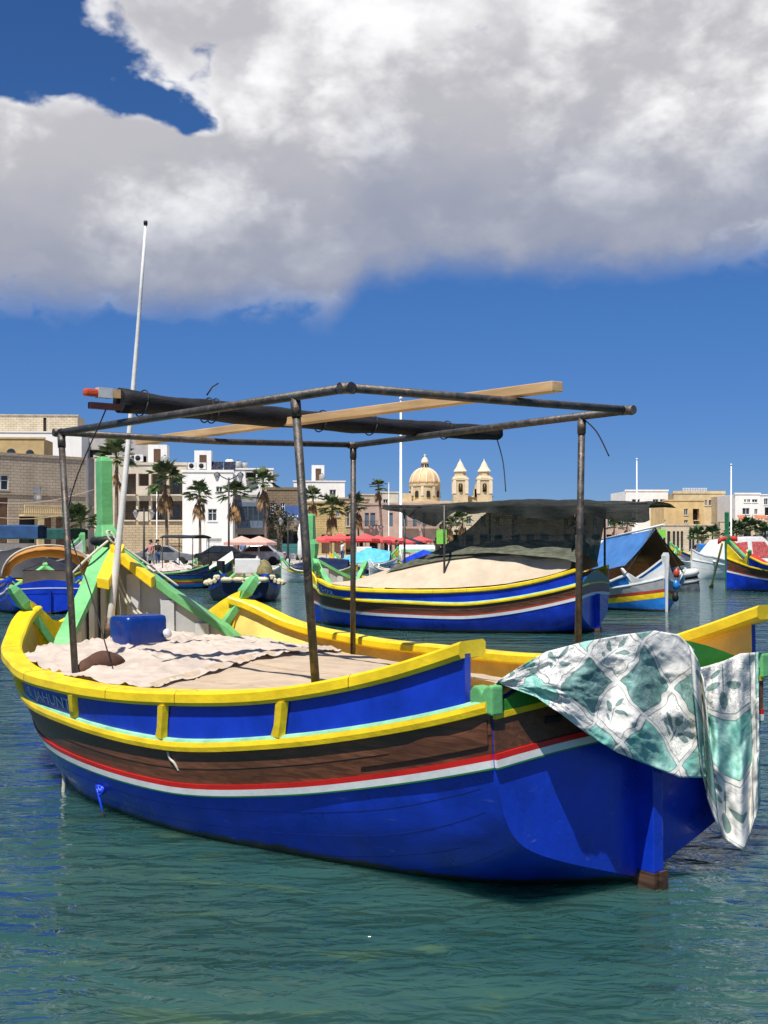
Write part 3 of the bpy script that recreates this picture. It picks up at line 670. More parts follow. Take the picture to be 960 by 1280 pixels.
for sg in (1, -1):                                           # rounded green knees at the transom corners
    prof = [(-.035, 1.17), (.10, 1.19), (.15, 1.24), (.15, 1.29), (.12, 1.325), (.075, 1.32), (.05, 1.29), (.025, 1.32), (-.01, 1.34), (-.035, 1.33)]
    MB().prism(prof, lambda a, b: LP(a - .01, sg * 1.19, b), lambda a, b: LP(a - .01, sg * 1.275, b)).build('quarter_knee', M_GRN, near, bevel=.012)
patch = []
for u in lin(.02, 1.05, 14):
    t = (u - .02) / 1.03; zl = HN.zS(u) + .105; zh = zl + (HN.Rr(u)[1] - zl) * (.78 * (1 - t)**.6 * (1 - .25 * math.sin(t * 9)) + .03)
    patch.append([LP(u, HN.v_at(u, zl) + .008, zl), LP(u, HN.v_at(u, zl) + .022, zl), LP(u, HN.v_at(u, zh) + .022, zh), LP(u, HN.v_at(u, zh) + .008, zh)])
MB().loft(patch).build('quarter_plank', M_WALE2, near)

# patterned cloth thrown over the transom
def cloth_mat():
    m = bpy.data.materials.new('leaf_print_cloth'); m.use_nodes = True; m.node_tree.nodes.clear(); t = NT(m.node_tree)
    p = t.new('ShaderNodeBsdfPrincipled'); o = t.new('ShaderNodeOutputMaterial'); t.l.new(p.outputs[0], o.inputs[0])
    uv = t.new('ShaderNodeTexCoord').outputs['UV']
    s = t.new('ShaderNodeSeparateXYZ'); t.put(s.inputs[0], uv); x, y = s.outputs[0], s.outputs[1]
    fx, fy = t.m('FRACT', x), t.m('FRACT', y); ix, iy = t.m('FLOOR', x), t.m('FLOOR', y)
    cell = t.new('ShaderNodeCombineXYZ'); t.put(cell.inputs[0], ix); t.put(cell.inputs[1], iy)
    wn = t.new('ShaderNodeTexWhiteNoise', noise_dimensions='3D'); t.put(wn.inputs['Vector'], cell.outputs[0]); rnd = wn.outputs['Value']
    par = t.m('MODULO', t.m('ABSOLUTE', t.m('ADD', ix, iy)), 2.0)
    n = t.noise(uv, 3.0, 6, .65, .5); nf = t.noise(uv, 14, 4, .6)
    cream = t.mix(n, (.66, .64, .59), (.80, .78, .73))
    teal = t.mix(t.mr(n, .35, .65), (.14, .42, .35), (.38, .64, .55)); slate = t.mix(t.mr(n, .35, .65), (.08, .22, .20), (.28, .46, .42))
    tint = t.mix(t.mr(rnd, .68, .70, smooth=False), teal, slate)
    c = t.mix(par, cream, tint)
    # leaf sprig on the cream squares, scroll work on the others
    def leaf(cx, cy, ang, a, b):
        dx, dy = t.m('SUBTRACT', fx, cx), t.m('SUBTRACT', fy, cy); ca, sa = math.cos(ang), math.sin(ang)
        u_ = t.m('ADD', t.m('MULTIPLY', dx, ca), t.m('MULTIPLY', dy, sa)); v_ = t.m('SUBTRACT', t.m('MULTIPLY', dy, ca), t.m('MULTIPLY', dx, sa))
        e = t.m('ADD', t.m('POWER', t.m('ABSOLUTE', t.m('DIVIDE', u_, a)), 1.6), t.m('POWER', t.m('ABSOLUTE', t.m('DIVIDE', v_, b)), 1.6))
        return t.mr(e, 1.08, .95)
    lf = leaf(.5, .74, 1.5, .15, .065)
    for a in ((.33, .52, 2.6, .14, .06), (.67, .52, .5, .14, .06), (.5, .36, 1.57, .24, .012), (.38, .3, 2.4, .1, .045)): lf = t.m('MAXIMUM', lf, leaf(*a))
    c = t.mix(t.m('MULTIPLY', lf, t.m('MULTIPLY', t.m('SUBTRACT', 1.0, par), t.mr(rnd, .3, .34, .15, .85))), c, (.06, .17, .155))
    wv = t.noise(uv, 6.5, 2, .5, 2.2); sc = t.m('MULTIPLY', t.mr(t.m('ABSOLUTE', t.m('SUBTRACT', wv, .5)), .028, .010), t.mr(rnd, .5, .52))
    c = t.mix(t.m('MULTIPLY', sc, .65), c, (.05, .10, .11))
    ex = t.m('MINIMUM', t.m('MINIMUM', fx, t.m('SUBTRACT', 1.0, fx)), t.m('MINIMUM', fy, t.m('SUBTRACT', 1.0, fy)))
    c = t.mix(t.mr(ex, .052, .046), c, (.62, .61, .57)); c = t.mix(t.m('MULTIPLY', t.mr(t.m('ABSOLUTE', t.m('SUBTRACT', ex, .052)), .014, .006), .75), c, (.07, .11, .11))
    c = t.mix(t.m('MULTIPLY', nf, .18), c, (.32, .33, .30))
    t.put(p.inputs['Base Color'], c); p.inputs['Roughness'].default_value = .85; p.inputs['Specular IOR Level'].default_value = .2
    b = t.new('ShaderNodeBump'); b.inputs['Strength'].default_value = .5; b.inputs['Distance'].default_value = .015
    t.put(b.inputs['Height'], t.noise(uv, 9, 6, .65)); t.l.new(b.outputs[0], p.inputs['Normal'])
    return m
M_CLOTH = cloth_mat()
def poly_at(P, t):
    d = [0]
    for a, b in zip(P, P[1:]): d.append(d[-1] + math.hypot(b[0] - a[0], b[1] - a[1]))
    t *= d[-1]; return (float(np.interp(t, d, [p[0] for p in P])), float(np.interp(t, d, [p[1] for p in P])))
def drape(name, topc, botc, off, nu, nv, uvf, parent, flap=True, solid=.004):
    P, UV = [], []
    for i in range(nu):
        s_ = i / (nu - 1); a, b = poly_at(topc, s_), poly_at(botc, s_); row = []; uvr = []
        if flap:
            for f in (.34, .17):
                v, z = on_u(*a, -.03); row.append(LP(.03 + f * .9, v * .98, z - f * 1.1 + .02)); uvr.append(uvf(s_, -f * 1.1))
        for j in range(nv):
            t = j / (nv - 1); px, py = a[0] + (b[0] - a[0]) * t, a[1] + (b[1] - a[1]) * t
            uo = -.03 - off(s_, t); v, z = on_u(px, py, uo); row.append(LP(uo, v, z)); uvr.append(uvf(s_, t))
        P.append(row); UV += uvr
    me = MB().grid(P).mesh(name, [M_CLOTH]); lay = me.uv_layers.new(name='UVMap')
    for lp in me.loops: lay.data[lp.index].uv = UV[lp.vertex_index]
    o = link(name, me, parent); md = o.modifiers.new('thickness', 'SOLIDIFY'); md.thickness = solid
    return o
cl = thing('patterned_cloth', 'green and white leaf print cloth thrown over the green transom board', 'cloth'); cl.matrix_world = MW
top1 = [(622, 851), (650, 833), (684, 814), (730, 802), (780, 793), (818, 788), (848, 793), (868, 812)]
bot1 = [(628, 856), (672, 872), (702, 893), (735, 918), (772, 941), (812, 957), (850, 972), (884, 972)]
def off1(s_, t):
    fold = math.sin(s_ * 19 + 2.6 * t + 2.2 * nz(s_ * 3, t * 2)) * .05 + math.sin(s_ * 31 - 3 * t) * .016
    pinch = min(1, s_ * 3.2)
    return (.05 + .17 * t * (1 - .25 * t) + fold * (.15 + .75 * math.sin(math.pi * min(1, t * 1.02))**.8) + .03 * fbm(s_ * 5, t * 4, 2) + .010 * (1 - abs(fbm(s_ * 5 + t * 2, t * 3, 8)))**4) * pinch + .008
def uv1(s_, t):
    X = (s_ * 2.5) * 1.0 + .10 * fbm(s_ * 4, t * 3, 1); Y = .08 * fbm(s_ * 4, t * 3, 5) + t * (.35 + 1.05 * min(1, s_ * 1.6)) * .95
    return ((X + Y) * 1.42 + .2, (X - Y) * 1.42 + .6)
drape('main_sheet', top1, bot1, off1, 150, 70, uv1, cl)
top2 = [(868, 836), (885, 832), (905, 826), (925, 817), (948, 815)]
bot2 = [(886, 985), (893, 1020), (905, 1048), (930, 1065), (950, 1005)]
def off2(s_, t): return .06 + .10 * math.sin(math.pi * min(1, s_ * 1.1)) * t + .05 * math.sin(s_ * 19 + t * 3.5 + nz(t * 3)) * (.3 + t * .8) + .04 * fbm(s_ * 5, t * 4, 7)
drape('hanging_corner', top2, bot2, off2, 48, 60, lambda s_, t: (s_ * 1.05 + .05, t * 2.9 + .1), cl, flap=False)
top3 = [(862, 806), (872, 826), (880, 850)]; bot3 = [(876, 960), (885, 1000), (899, 1040)]
drape('fold', top3, bot3, lambda s_, t: .20 + .05 * math.sin(s_ * 7 + 2 * t) + .06 * t * (1 - t), 16, 40, lambda s_, t: (s_ * .5 + 3.1, t * 1.9 + 1.3), cl, flap=False)
# ================================================================ other boats
M_SAND = mat('awning_canvas', (.52, .42, .30), .85, .08, 3, .3, 120)
M_OLIVE = net('olive_shade_net', (.085, .09, .062), 1.0)
M_BNET = net('black_canopy_net', (.014, .017, .014), .98)
M_TARPB = mat('blue_tarp', (.05, .17, .42), .5, .12, 3, .3, 12)
M_TARPD = mat('dark_tarp', (.012, .014, .02), .6, .2, 3, .2, 12)
M_TARPO = mat('orange_canvas', (.50, .22, .04), .75, .2, 3, .3, 20, col2=(.62, .42, .16), c2=(.55, .7))
M_TARPG = mat('green_tarp', (.008, .07, .055), .6, .2, 3, .3, 12)
M_TARPR = mat('red_tarp', (.62, .02, .02), .6, .12, 3, .3, 12)
M_CYAN = mat('cyan_tarp', (.08, .42, .62), .55, .12, 3, .3, 12)
M_AZUR = mat('azure_paint', (.02, .20, .62), .35, .12, 3, .05, 20, extra=waterline_stain)
M_NAVY = mat('navy_paint', (.006, .013, .05), .35, .2, 3, .05, 20)
M_HWHT = mat('white_hull_paint', (.74, .74, .70), .35, .06, 3, .05, 20)
M_TEAL = mat('teal_paint', (.01, .13, .10), .4, .12, 3, .1, 20)
M_BGREY = mat('grey_band_paint', (.33, .34, .33), .45, .1, 3, .1, 20)
M_BOX = mat('cream_box_paint', (.62, .60, .54), .6, .08, 5, .1, 30)
M_OLB = mat('olive_bundle', (.20, .17, .07), .9, .25, 9, .5, 40)
M_GLASS = mat('dark_glass', (.02, .025, .03), .08, .1, 3, 0)
M_FLOAT = mat('cream_float', (.62, .54, .33), .6, .12, 6, .15, 40)
M_BRED = mat('rust_red_paint', (.42, .05, .025), .45, .1, 3, .1, 20)
def floor_at(px, py): return at_level(px, py, 0.0)

def ridge_cover(root, H, k, u0, u1, zr, m_, name='cover', off=0.0, vmin=-1.0, vmax=1.0, n=22, tidy=.05, hang=.12, pw=1.25):
    """canvas pitched over a boat: ridge heights zr=[(u,z)..], falling to both rails"""
    P = []
    for i in range(n):
        u = u0 + (u1 - u0) * i / (n - 1); g = H.G(u); z_r = float(np.interp(u, [a for a, b in zr], [b for a, b in zr])); row = []
        for j in range(17):
            f = vmin + (vmax - vmin) * j / 16; v = f * (g[0] - .06 * k); z = (g[1] + hang) + (z_r - g[1] - hang) * (1 - abs(f)**pw)
            z += tidy * k * fbm(u * 1.6 / k, v * 1.3 / k, 3) * (1 - abs(f) * .6) - .05 * k * math.sin(math.pi * abs(f)) ** 2
            row.append(LP(u, v, z + off))
        P.append(row)
    return MB().grid(P).build(name, m_, root)

# second boat: same family, covered, under a black net canopy
o2 = floor_at(744, 790); TH2 = 1.12; k2 = .98
b2, H2 = boat('covered_boat', 'blue boat numbered 502 with sand canvas cover and black net canopy', 'boat', o2, TH2, S=k2, Hh=.97, low_bow=.45, det=2, stripes=[(-.04, .03, M_WHT), (.03, .07, M_BRED)], stem=M_GRN, transom_top=M_TEAL, wale=M_WALE2, proud=.012, stem_top=3.0)
letters('502', H2, 6.62, 6.1, .36, .74, 1, M_WHT, b2, .006)
ridge_cover(b2, H2, k2, .25, 6.2, [(.25, 2.1), (2.2, 2.1), (3.6, 1.9), (5.0, 1.5), (6.2, 1.15)], M_SAND, 'canvas_cover', pw=2.6)
ridge_cover(b2, H2, k2, .30, 4.9, [(.3, 2.12), (2.2, 2.12), (3.6, 1.92), (4.9, 1.54)], M_OLIVE, 'shade_net', off=.035, vmin=-.7, vmax=.62, pw=2.6)
P = []
for i in range(26):
    t = i / 25; u = .15 + 3.3 * t; row = []
    for j in range(12):
        f = j / 11; u = (.35 + 2.0 * t) * (1 - f) + (.05 + 3.9 * t) * f; v = .5 + (.85 - .35 * t) * f + .03 * math.sin(u * 5 + f * 3) * f; z = 2.98 * (1 - f) + float(np.interp(u, [0, .4, 2.2, 3.6, 5.1], [1.62, 1.72, 1.86, 1.80, 1.46])) * f - .16 * math.sin(math.pi * f) + .018 * math.sin(f * 26 + u)
        row.append(LP(u, v + .02 * fbm(u * 3, f * 4), z))
    P.append(row)
MB().grid(P).build('net_curtain', M_OLIVE, b2)
P = [[LP(-.05 - .0 * t + .25 * f, -.9 + 2.1 * t, 2.98 - 1.35 * f + .3 * f * t) + Vector((0, .05 * math.sin(t * 9), 0)) for f in lin(0, 1, 8)] for t in lin(0, 1, 12)]
MB().grid(P).build('net_curtain', M_OLIVE, b2)
P = []
low = [(-1.75, .30), (-1.3, .42), (-.7, .34), (-.1, .2), (.5, .42), (1.2, .36), (1.9, .25), (2.6, .22), (3.0, .16), (3.5, .50), (4.0, .3), (4.7, .10), (5.3, .03)]
for i in range(60):
    t = i / 59; u = -1.6 + 7.1 * t; wv = 1.35 * min(1, (5.6 - u) / 1.8) + .05; row = []
    dz = float(np.interp(u, [a for a, b in low], [b for a, b in low]))
    for j in range(16):
        f = j / 15
        if f < .7: g = f / .7; v = -wv + 2 * wv * g; z = 2.98 + .10 * math.sin(math.pi * g) + .035 * fbm(u * 1.7, v * 1.5) + .05 * math.sin(u * 1.1)
        else: g = (f - .7) / .3; v = wv + .06 * math.sin(u * 6 + g) * g; z = 2.98 + .05 * math.sin(u * 1.1) - dz * g + .03 * fbm(u * 3, 7)
        row.append(LP(u, v, z))
    P.append(row)
MB().grid(P).build('net_canopy', M_BNET, b2)
for u, v in ((.1, 1.2), (3.2, 1.5), (.1, -1.2), (3.2, -1.5), (4.6, .7)): MB().tube([LP(u, v, .9), LP(u, v, 2.97)], .028, 8).build('canopy_post', M_IRON, b2)
for v in (1.2, -1.2): MB().tube([LP(-1.5, v, 2.96), LP(4.7, v, 2.96)], .025, 8).build('canopy_rail', M_IRON, b2)

# third boat: bow towards us, blue tarp tent
o3 = floor_at(833, 765); TH3 = 3.44; k3 = .78; fwd3 = Vector((-math.sin(TH3), math.cos(TH3), 0))
L3 = Hull(LUZZU, k3).L
b3, H3 = boat('tented_boat', 'striped boat with blue tarp tent and white stem, moored behind the covered boat', 'boat', o3 - fwd3 * L3, TH3, S=k3, kind='luzzu', det=1, hull=M_AZUR, wash=M_AZUR, wale=M_BGREY, rail=M_HWHT, rub=M_HWHT, stem=M_HWHT, stem_top=1.75, cap=M_HWHT, board=M_AZUR,
            stripes=[(-.22, -.02, M_YEL), (-.02, .10, M_BRED)])
zr = 2.62
for sg, m_ in ((1, M_TARPD), (-1, M_TARPB)):
    P = [[LP(u, sg * f * 1.05, zr - .1 * (6.2 - u) * .9 - (1.22 - .05 * (6.2 - u)) * f + .05 * math.sin(u * 2 + f * 4) * f) for f in lin(0, 1, 10)] for u in lin(1.6, 4.9, 16)]
    MB().grid(P).build('tarp_tent', m_, b3)
MB().tube([LP(1.4, 0, zr - .42), LP(5.4, 0, zr + .02)], .035, 8).build('ridge_pole', M_HWHT, b3)
MB().box2((-.75, 1.9, .8), (.75, 3.2, 1.45)).build('cabin_planking', wood('honey_planks', (.22, .10, .03), (.40, .2, .06)), b3)
for sg in (1, -1): MB().tube([LP(4.85, sg * 1.0, 1.15), LP(4.85, 0, zr - .05)], .022, 6).build('tent_pole', M_IRON, b3)
for i, (c, m_) in enumerate(((0, M_BRED), (1, M_AZUR), (2, M_BLK))):
    MB().lathe([(.02, -.14), (.08, -.11), (.10, 0), (.08, .10), (.03, .14), (.02, .18)], 12, LP(L3 - .12, .42 - .02 * i, 1.16 - .36 * i)).build('fender', m_, b3)

# right hand boat: green stem, red cloth
o4 = floor_at(908, 738); TH4 = 1.30; k4 = 1.0; fwd4 = Vector((-math.sin(TH4), math.cos(TH4), 0))
b4, H4 = boat('red_cloth_boat', 'blue and yellow boat with tall dark green stem and red cloth over its bow', 'boat', o4 - fwd4 * 7.8 * k4, TH4, S=k4, Hh=1.06, det=1, stem=mat('bottle_green_paint', (.01, .13, .05), .4), wale=M_WALE2, stem_top=3.25, stans=(1.64, 2.73, 3.92, 5.0, 5.95), stripes=[(-.04, .03, M_WHT), (.03, .10, M_BRED)])
P = [[LP(7.6 - 1.5 * f, 1.0 * g * f + .05 * math.sin(9 * f), 2.25 - 1.0 * f**.8 - .25 * g * g * f + .06 * fbm(f * 4, g * 3)) for g in lin(-1, 1, 12)] for f in lin(0, 1, 12)]
MB().grid(P).build('red_cloth', M_TARPR, b4)
secs = [[LP(7.55 + .62 * t, .1 * math.cos(a), 2.27 + .13 * math.sin(math.pi * t) * .6 - .16 * t + .115 * math.sin(a)) for a in lin(0, 5.7, 10)] for t in lin(-.35, 1, 9)]
MB().loft(secs, smooth=True).build('stem_bumper', mat('red_canvas', (.45, .02, .012), .7, .2), b4)
ridge_cover(b4, H4, k4, .4, 5.7, [(.4, 1.7), (3, 1.75), (5.7, 1.2)], mat('pale_grey_canvas', (.48, .48, .46), .8, .1), 'canvas_cover')
oar = thing('oar', 'pale yellow oar standing in the water against the green stemmed boat', 'oar'); a0, a1 = at_level(888, 738, -.15), at_depth(903, 678, 51.0)
MB().tube([a0, a1], [.055, .05], 8).build('shaft', mat('yellow_oar', (.66, .52, .16), .5), oar)
bd = (a1 - a0).normalized(); MB().loft([[a0 + bd * t + Vector((x, y, 0)) for x, y in ((-w_, -.02), (w_, -.02), (w_, .02), (-w_, .02))] for t, w_ in ((-.05, .1), (.55, .1), (.8, .05))]).build('blade', mat('yellow_oar', (0, 0, 0)), oar)
# float stack
fs = thing('float_drum', 'grey drum with white ring float on top, drifting beside the tented boat', 'buoy', floor_at(862, 738)); fs.rotation_euler = (0, R(-9), 0)
MB().lathe([(0, -.3), (.42, -.3), (.44, .0), (.47, .45), (.46, .5), (0, .5)], 20).build('drum', mat('drum_grey', (.10, .11, .12), .6, .3, 4), fs)
MB().lathe([(.43, .33), (.485, .34), (.485, .44), (.43, .45)], 20).build('hoop', M_BGREY, fs)
MB().lathe([(.3, .5), (.44, .51), (.44, .6), (.3, .62)], 20).build('collar', M_BLK, fs)
MB().lathe([(.1, .62), (.42, .6), (.52, .68), (.53, .8), (.46, .9), (.25, .93), (.15, .86), (.1, .86)], 20).build('ring_float', M_BOX, fs)

# boat under an orange hoop tent
o5 = floor_at(62, 768); k5 = .80
b5, H5 = boat('orange_tent_boat', 'blue boat with an orange canvas hoop tent open towards the water', 'boat', o5, .30, S=k5, B=1.18, Hh=.78, det=1, wash=M_BLUE, wale=M_BLUE, rub=M_HWHT, rail=M_BLUE2, stripes=[], stem_top=1.6, transom_top=M_BLUE2)
for nm, m_, dr_ in (('hoop_tent', M_TARPO, 0.0),):
    P = [[LP(u, (1.32 - .05 * (u - .3)) * math.cos(a), 1.02 + (.98 - .12 * abs(u - 1.2)) * math.sin(a)**.8 + .03 * fbm(u * 2, a * 3)) for a in lin(0.02, math.pi - .02, 26)] for u in lin(.3, 4.2, 12)]
    ob = MB().grid(P).build(nm, m_, b5); md = ob.modifiers.new('thickness', 'SOLIDIFY'); md.thickness = .02
for u in (.3, 2.2): MB().tube([LP(u, 1.34 * math.cos(a), 1.02 + 1.0 * math.sin(a)**.8) for a in lin(.02, 3.12, 22)], .028, 6).build('hoop', M_SAND, b5)
MB().box2((-.75, .9, .8), (.75, 1.9, 1.25)).build('engine_box', M_BGREY, b5)
P = [[LP(.95 + .9 * t, .75 * f, 1.26 + .28 * (1 - abs(f)) ) for f in lin(-1, 1, 5)] for t in (0, 1)]; MB().grid(P, smooth=False).build('box_lid', M_BOX, b5)

def awning(root, u0, u1, w_, z, m_, drop=.4, name='awning', posts=True, k=1.0):
    P = []
    for u in lin(u0, u1, 10):
        prof = [(-w_, z - drop)] + [(w_ * f, z + .1 * (1 - f * f)) for f in lin(-1, 1, 7)] + [(w_, z - drop)]
        P.append([LP(u, v, zz + .03 * fbm(u, v)) for v, zz in prof])
    MB().grid(P, smooth=False).build(name, m_, root)
    if posts:
        for u in (u0 + .1, u1 - .1):
            for v in (-w_ + .06, w_ - .06): MB().tube([LP(u, v, .6), LP(u, v, z)], .025, 6).build('awning_post', M_IRON, root)
b6, H6 = boat('dark_tent_boat', 'low boat with green washboards and black tent beside the orange tent boat', 'boat', floor_at(-60, 748) , -1.50, S=.72, det=1, wash=M_GRN, wale=M_NAVY, hull=M_AZUR, rub=M_RED, stem_top=1.7, stripes=[(-.02, .08, M_HWHT)])
ridge_cover(b6, H6, .72, .3, 4.4, [(.3, 1.5), (2.5, 1.9), (4.4, 1.2)], M_TARPD, 'black_tent')
b7, H7 = boat('blue_awning_boat', 'large boat with a blue awning moored before the brown house', 'boat', floor_at(-110, 727), -1.45, S=1.15, det=1, hull=M_NAVY, wash=M_NAVY, wale=M_NAVY, rail=M_HWHT, rub=M_HWHT, stripes=[], stem_top=1.4)
awning(b7, 1.0, 6.8, 1.5, 2.95, M_TARPD if False else mat('denim_blue_awning', (.012, .06, .17), .65, .15, 2, .3, 10), .62)
MB().box2((-1.2, 1.2, 1.0), (1.2, 6.2, 2.05)).build('cabin', M_BOX, b7)
for i in range(5): MB().box2((-1.25, 1.6 + i * .9, 1.35), (-1.21, 2.25 + i * .9, 1.85)).build('cabin_window', M_FLOAT, b7)
b8, H8 = boat('green_awning_boat', 'white working boat with dark green awning and open console', 'boat', floor_at(105, 722), 1.35, S=.85, det=1, hull=M_HWHT, wash=M_HWHT, wale=M_NAVY, rail=M_HWHT, rub=M_HWHT, stripes=[], stem_top=1.6)
awning(b8, .4, 4.8, 1.3, 2.85, M_TARPG, .55)
MB().box2((-.5, 2.0, .7), (.5, 2.9, 1.7)).build('console', M_HWHT, b8)
MB().box2((-.4, 1.3, .7), (.4, 1.8, 1.5)).build('yellow_seat', M_YEL, b8)
MB().tube([LP(.5, 1.2, .9), LP(.5, 1.2, 2.2), LP(.5, -1.2, 2.2), LP(.5, -1.2, .9)], .03, 6).build('rail_hoop', M_HWHT, b8)

# small boat ringed with floats
b9, H9 = boat('float_ringed_boat', 'small navy boat ringed with cream floats carrying a white box', 'boat', floor_at(306, 753), .12, S=.60, B=1.12, det=1, hull=M_NAVY, wash=M_BLUE2, wale=M_NAVY, rail=M_BLUE2, rub=M_BLUE2, stripes=[], stem_top=1.7)
for sg in (1, -1):
    for i in range(8):
        u = .3 + i * .52; g = H9.G(u); MB().tube([LP(u - .2, sg * (g[0] + .06), g[1] + .04), LP(u - .12, sg * (g[0] + .07), g[1] + .04), LP(u + .12, sg * (g[0] + .07), g[1] + .04), LP(u + .2, sg * (g[0] + .06), g[1] + .04)], [.06, .10, .10, .06], 10).build('float', M_FLOAT, b9)
for i, v in enumerate((-.62, -.2, .2, .62)):
    z = .80; MB().tube([LP(-.12, v - .2, z), LP(-.14, v - .1, z - .01), LP(-.14, v + .1, z), LP(-.12, v + .2, z)], [.06, .1, .1, .06], 10).build('float', M_FLOAT, b9)
bx = MB().box2((-.35, .55, 1.0), (.55, 1.2, 1.52)).build('white_box', M_HWHT, b9, bevel=.03)
P = [[LP(.8 + .5 * math.cos(a) * s, -.68 + .34 * math.sin(a) * s, 1.0 + .5 * math.cos(b_)) for a in lin(0, 6.28, 12)] for b_, s in ((0, .05), (.6, .5), (1.1, .85), (1.57, 1))]
MB().grid(P).build('net_bundle', M_OLB, b9)
MB().tube(smooth_path([LP(-.2, .1, .76), LP(-.25, -.2, .5), LP(-.22, -.55, .72)]), .03, 6).build('rope_loop', M_ROPE, b9)

small = []
def fb(name, label, px, py, th, k, B=1.0, kind='luzzu', stern_at=False, **kw):
    """small moored boat; px, py = photo pixel where the waterline of its bow (or stern) is"""
    p = floor_at(px, py); f = Vector((-math.sin(th), math.cos(th), 0)); L_ = Hull(LUZZU if kind == 'luzzu' else KAJJIK, k).L
    if not stern_at: p = p - f * L_
    kw.setdefault('det', 1); kw.setdefault('group', 'small boats moored along the far quay')
    return boat(name, label, 'boat', p, th, S=k, B=B, kind=kind, **kw)
r, H = fb('dark_work_boat', 'dark navy boat with a light pipe frame and black outboard motor', 150, 733, 1.20, .68, stern_at=False, kind='kajjik', hull=M_NAVY, wash=M_NAVY, wale=M_NAVY, rail=M_GRN, rub=M_NAVY, stripes=[], stem_top=1.6)
awning(r, .8, 2.6, .8, 2.35, M_TARPD, .05); MB().box2((-.12, -.3, .75), (.12, .0, 1.25)).box2((-.07, -.25, .0), (.07, -.1, .8)).build('outboard_motor', M_BLK, r)
ridge_cover(r, H, .68, 1.0, 4.0, [(1.0, 1.0), (2.5, 1.15), (4, .9)], mat('pale_nets', (.52, .42, .38), .9, .3, 9, .5, 30), 'heaped_nets', tidy=.3)
r, H = fb('white_dinghy', 'plain white rowing boat lying against the quay', 222, 724, 1.65, .52, hull=M_HWHT, wash=M_HWHT, wale=M_HWHT, rail=M_HWHT, rub=M_HWHT, stem=M_HWHT, board=M_HWHT, cap=M_HWHT, stripes=[], stem_top=1.3)
r, H = fb('painted_prow_boat', 'boat with yellow and blue striped prow and white cover on its bow', 290, 734, -1.25, .62, hull=M_AZUR, wash=M_AZUR, wale=M_YEL, rub=M_NAVY, rail=M_NAVY, stem=M_YEL, stripes=[(-.02, .12, M_BRED)], stem_top=2.3)
P = [[LP(3.3 + 1.1 * f, .55 * g * (1 - .3 * f), .95 + .75 * f - .35 * g * g) for g in lin(-1, 1, 7)] for f in lin(0, 1, 6)]; MB().grid(P).build('white_cover', M_BOX, r)
r, H = fb('green_keel_boat', 'green and yellow boat hauled near the white house', 246, 721, -1.3, .50, hull=M_AZUR, wash=M_GRN, wale=M_YEL, rail=M_GRN, rub=M_YEL, stripes=[], stem_top=2.3)
r, H = fb('cream_skiff', 'cream skiff with a pale interior below the strolling people', 322, 722, -1.45, .55, hull=M_BOX, wash=M_BOX, wale=M_BOX, rail=M_FLOAT, rub=M_BOX, stem=M_BOX, cap=M_BOX, stripes=[], stem_top=1.6)
r, H = fb('white_blue_skiff', 'white skiff with pale blue rail moored below the shop', 360, 723, -1.5, .50, hull=M_HWHT, wash=M_HWHT, wale=M_AZUR, rail=M_HWHT, rub=M_AZUR, stem=M_HWHT, cap=M_HWHT, stripes=[], stem_top=1.2)
r, H = fb('yellow_band_boat', 'white boat with yellow band and navy cover behind the green stem of the covered boat', 352, 727, 1.5, .58, hull=M_HWHT, wash=M_YEL, wale=M_HWHT, rail=M_HWHT, rub=M_YEL, stripes=[], stem_top=1.3)
ridge_cover(r, H, .58, .5, 3.6, [(.5, 1.2), (2, 1.3), (3.6, .9)], M_NAVY, 'navy_cover')
r, H = fb('cyan_cover_boat', 'blue boat under a bright cyan cover near the red parasols', 418, 716, 1.45, .62, hull=M_BLUE, wash=M_HWHT, wale=M_HWHT, rail=M_HWHT, rub=M_AZUR, stripes=[], stem_top=1.4)
ridge_cover(r, H, .62, .5, 3.8, [(.5, 1.5), (2, 1.75), (3.8, 1.0)], M_CYAN, 'cyan_cover')
r, H = fb('long_striped_boat', 'long boat with yellow, white and blue strakes and white cabin before the red parasols', 498, 711, -1.5, .78, hull=M_AZUR, wash=M_YEL, wale=M_HWHT, rail=M_YEL, rub=M_BLUE, stripes=[(-.05, .05, M_RED)], stem_top=2.0)
MB().box2((-.5, 2.2, .9), (.5, 3.4, 1.75)).build('cabin', M_HWHT, r, bevel=.08)
r, H = fb('blue_cover_boat', 'yellow railed boat with dark blue cover moored near the white market awning', 492, 716, 1.35, .55, hull=M_HWHT, wash=M_YEL, wale=M_YEL, rail=M_YEL, rub=M_AZUR, stripes=[], stem_top=1.6)
ridge_cover(r, H, .55, .5, 3.2, [(.5, 1.3), (1.8, 1.6), (3.2, 1.0)], M_BLUE2, 'blue_cover')
r, H = fb('grey_rowboat', 'grey rowing boat with dark gear moored near the covered boat', 462, 722, 1.4, .48, hull=M_BGREY, wash=M_HWHT, wale=M_BGREY, rail=M_HWHT, rub=M_BGREY, stem=M_HWHT, cap=M_HWHT, stripes=[], stem_top=1.2)
r, H = fb('yellow_rail_boat', 'blue boat with yellow rail and white band moored before the yellow hotel', 838, 708, 1.45, .95, hull=M_BLUE, wash=M_AZUR, wale=M_HWHT, rub=M_BRED, rail=M_YEL, stripes=[], stem_top=1.5, stans=(2.0, 3.4, 4.8))
MB().box2((-1.0, 1.4, .9), (1.0, 4.4, 2.0)).build('blue_cabin_cover', M_AZUR, r, bevel=.12)
r, H = fb('canvas_cover_boat', 'boat with pale canvas cover and blue prow behind the blue tarp tent', 846, 714, -1.2, .80, hull=M_BLUE, wash=M_AZUR, wale=M_HWHT, rail=M_YEL, rub=M_YEL, stripes=[], stem_top=1.5)
ridge_cover(r, H, .8, .6, 4.6, [(.6, 1.9), (2.5, 2.6), (4.6, 1.3)], M_BOX, 'canvas_cover')
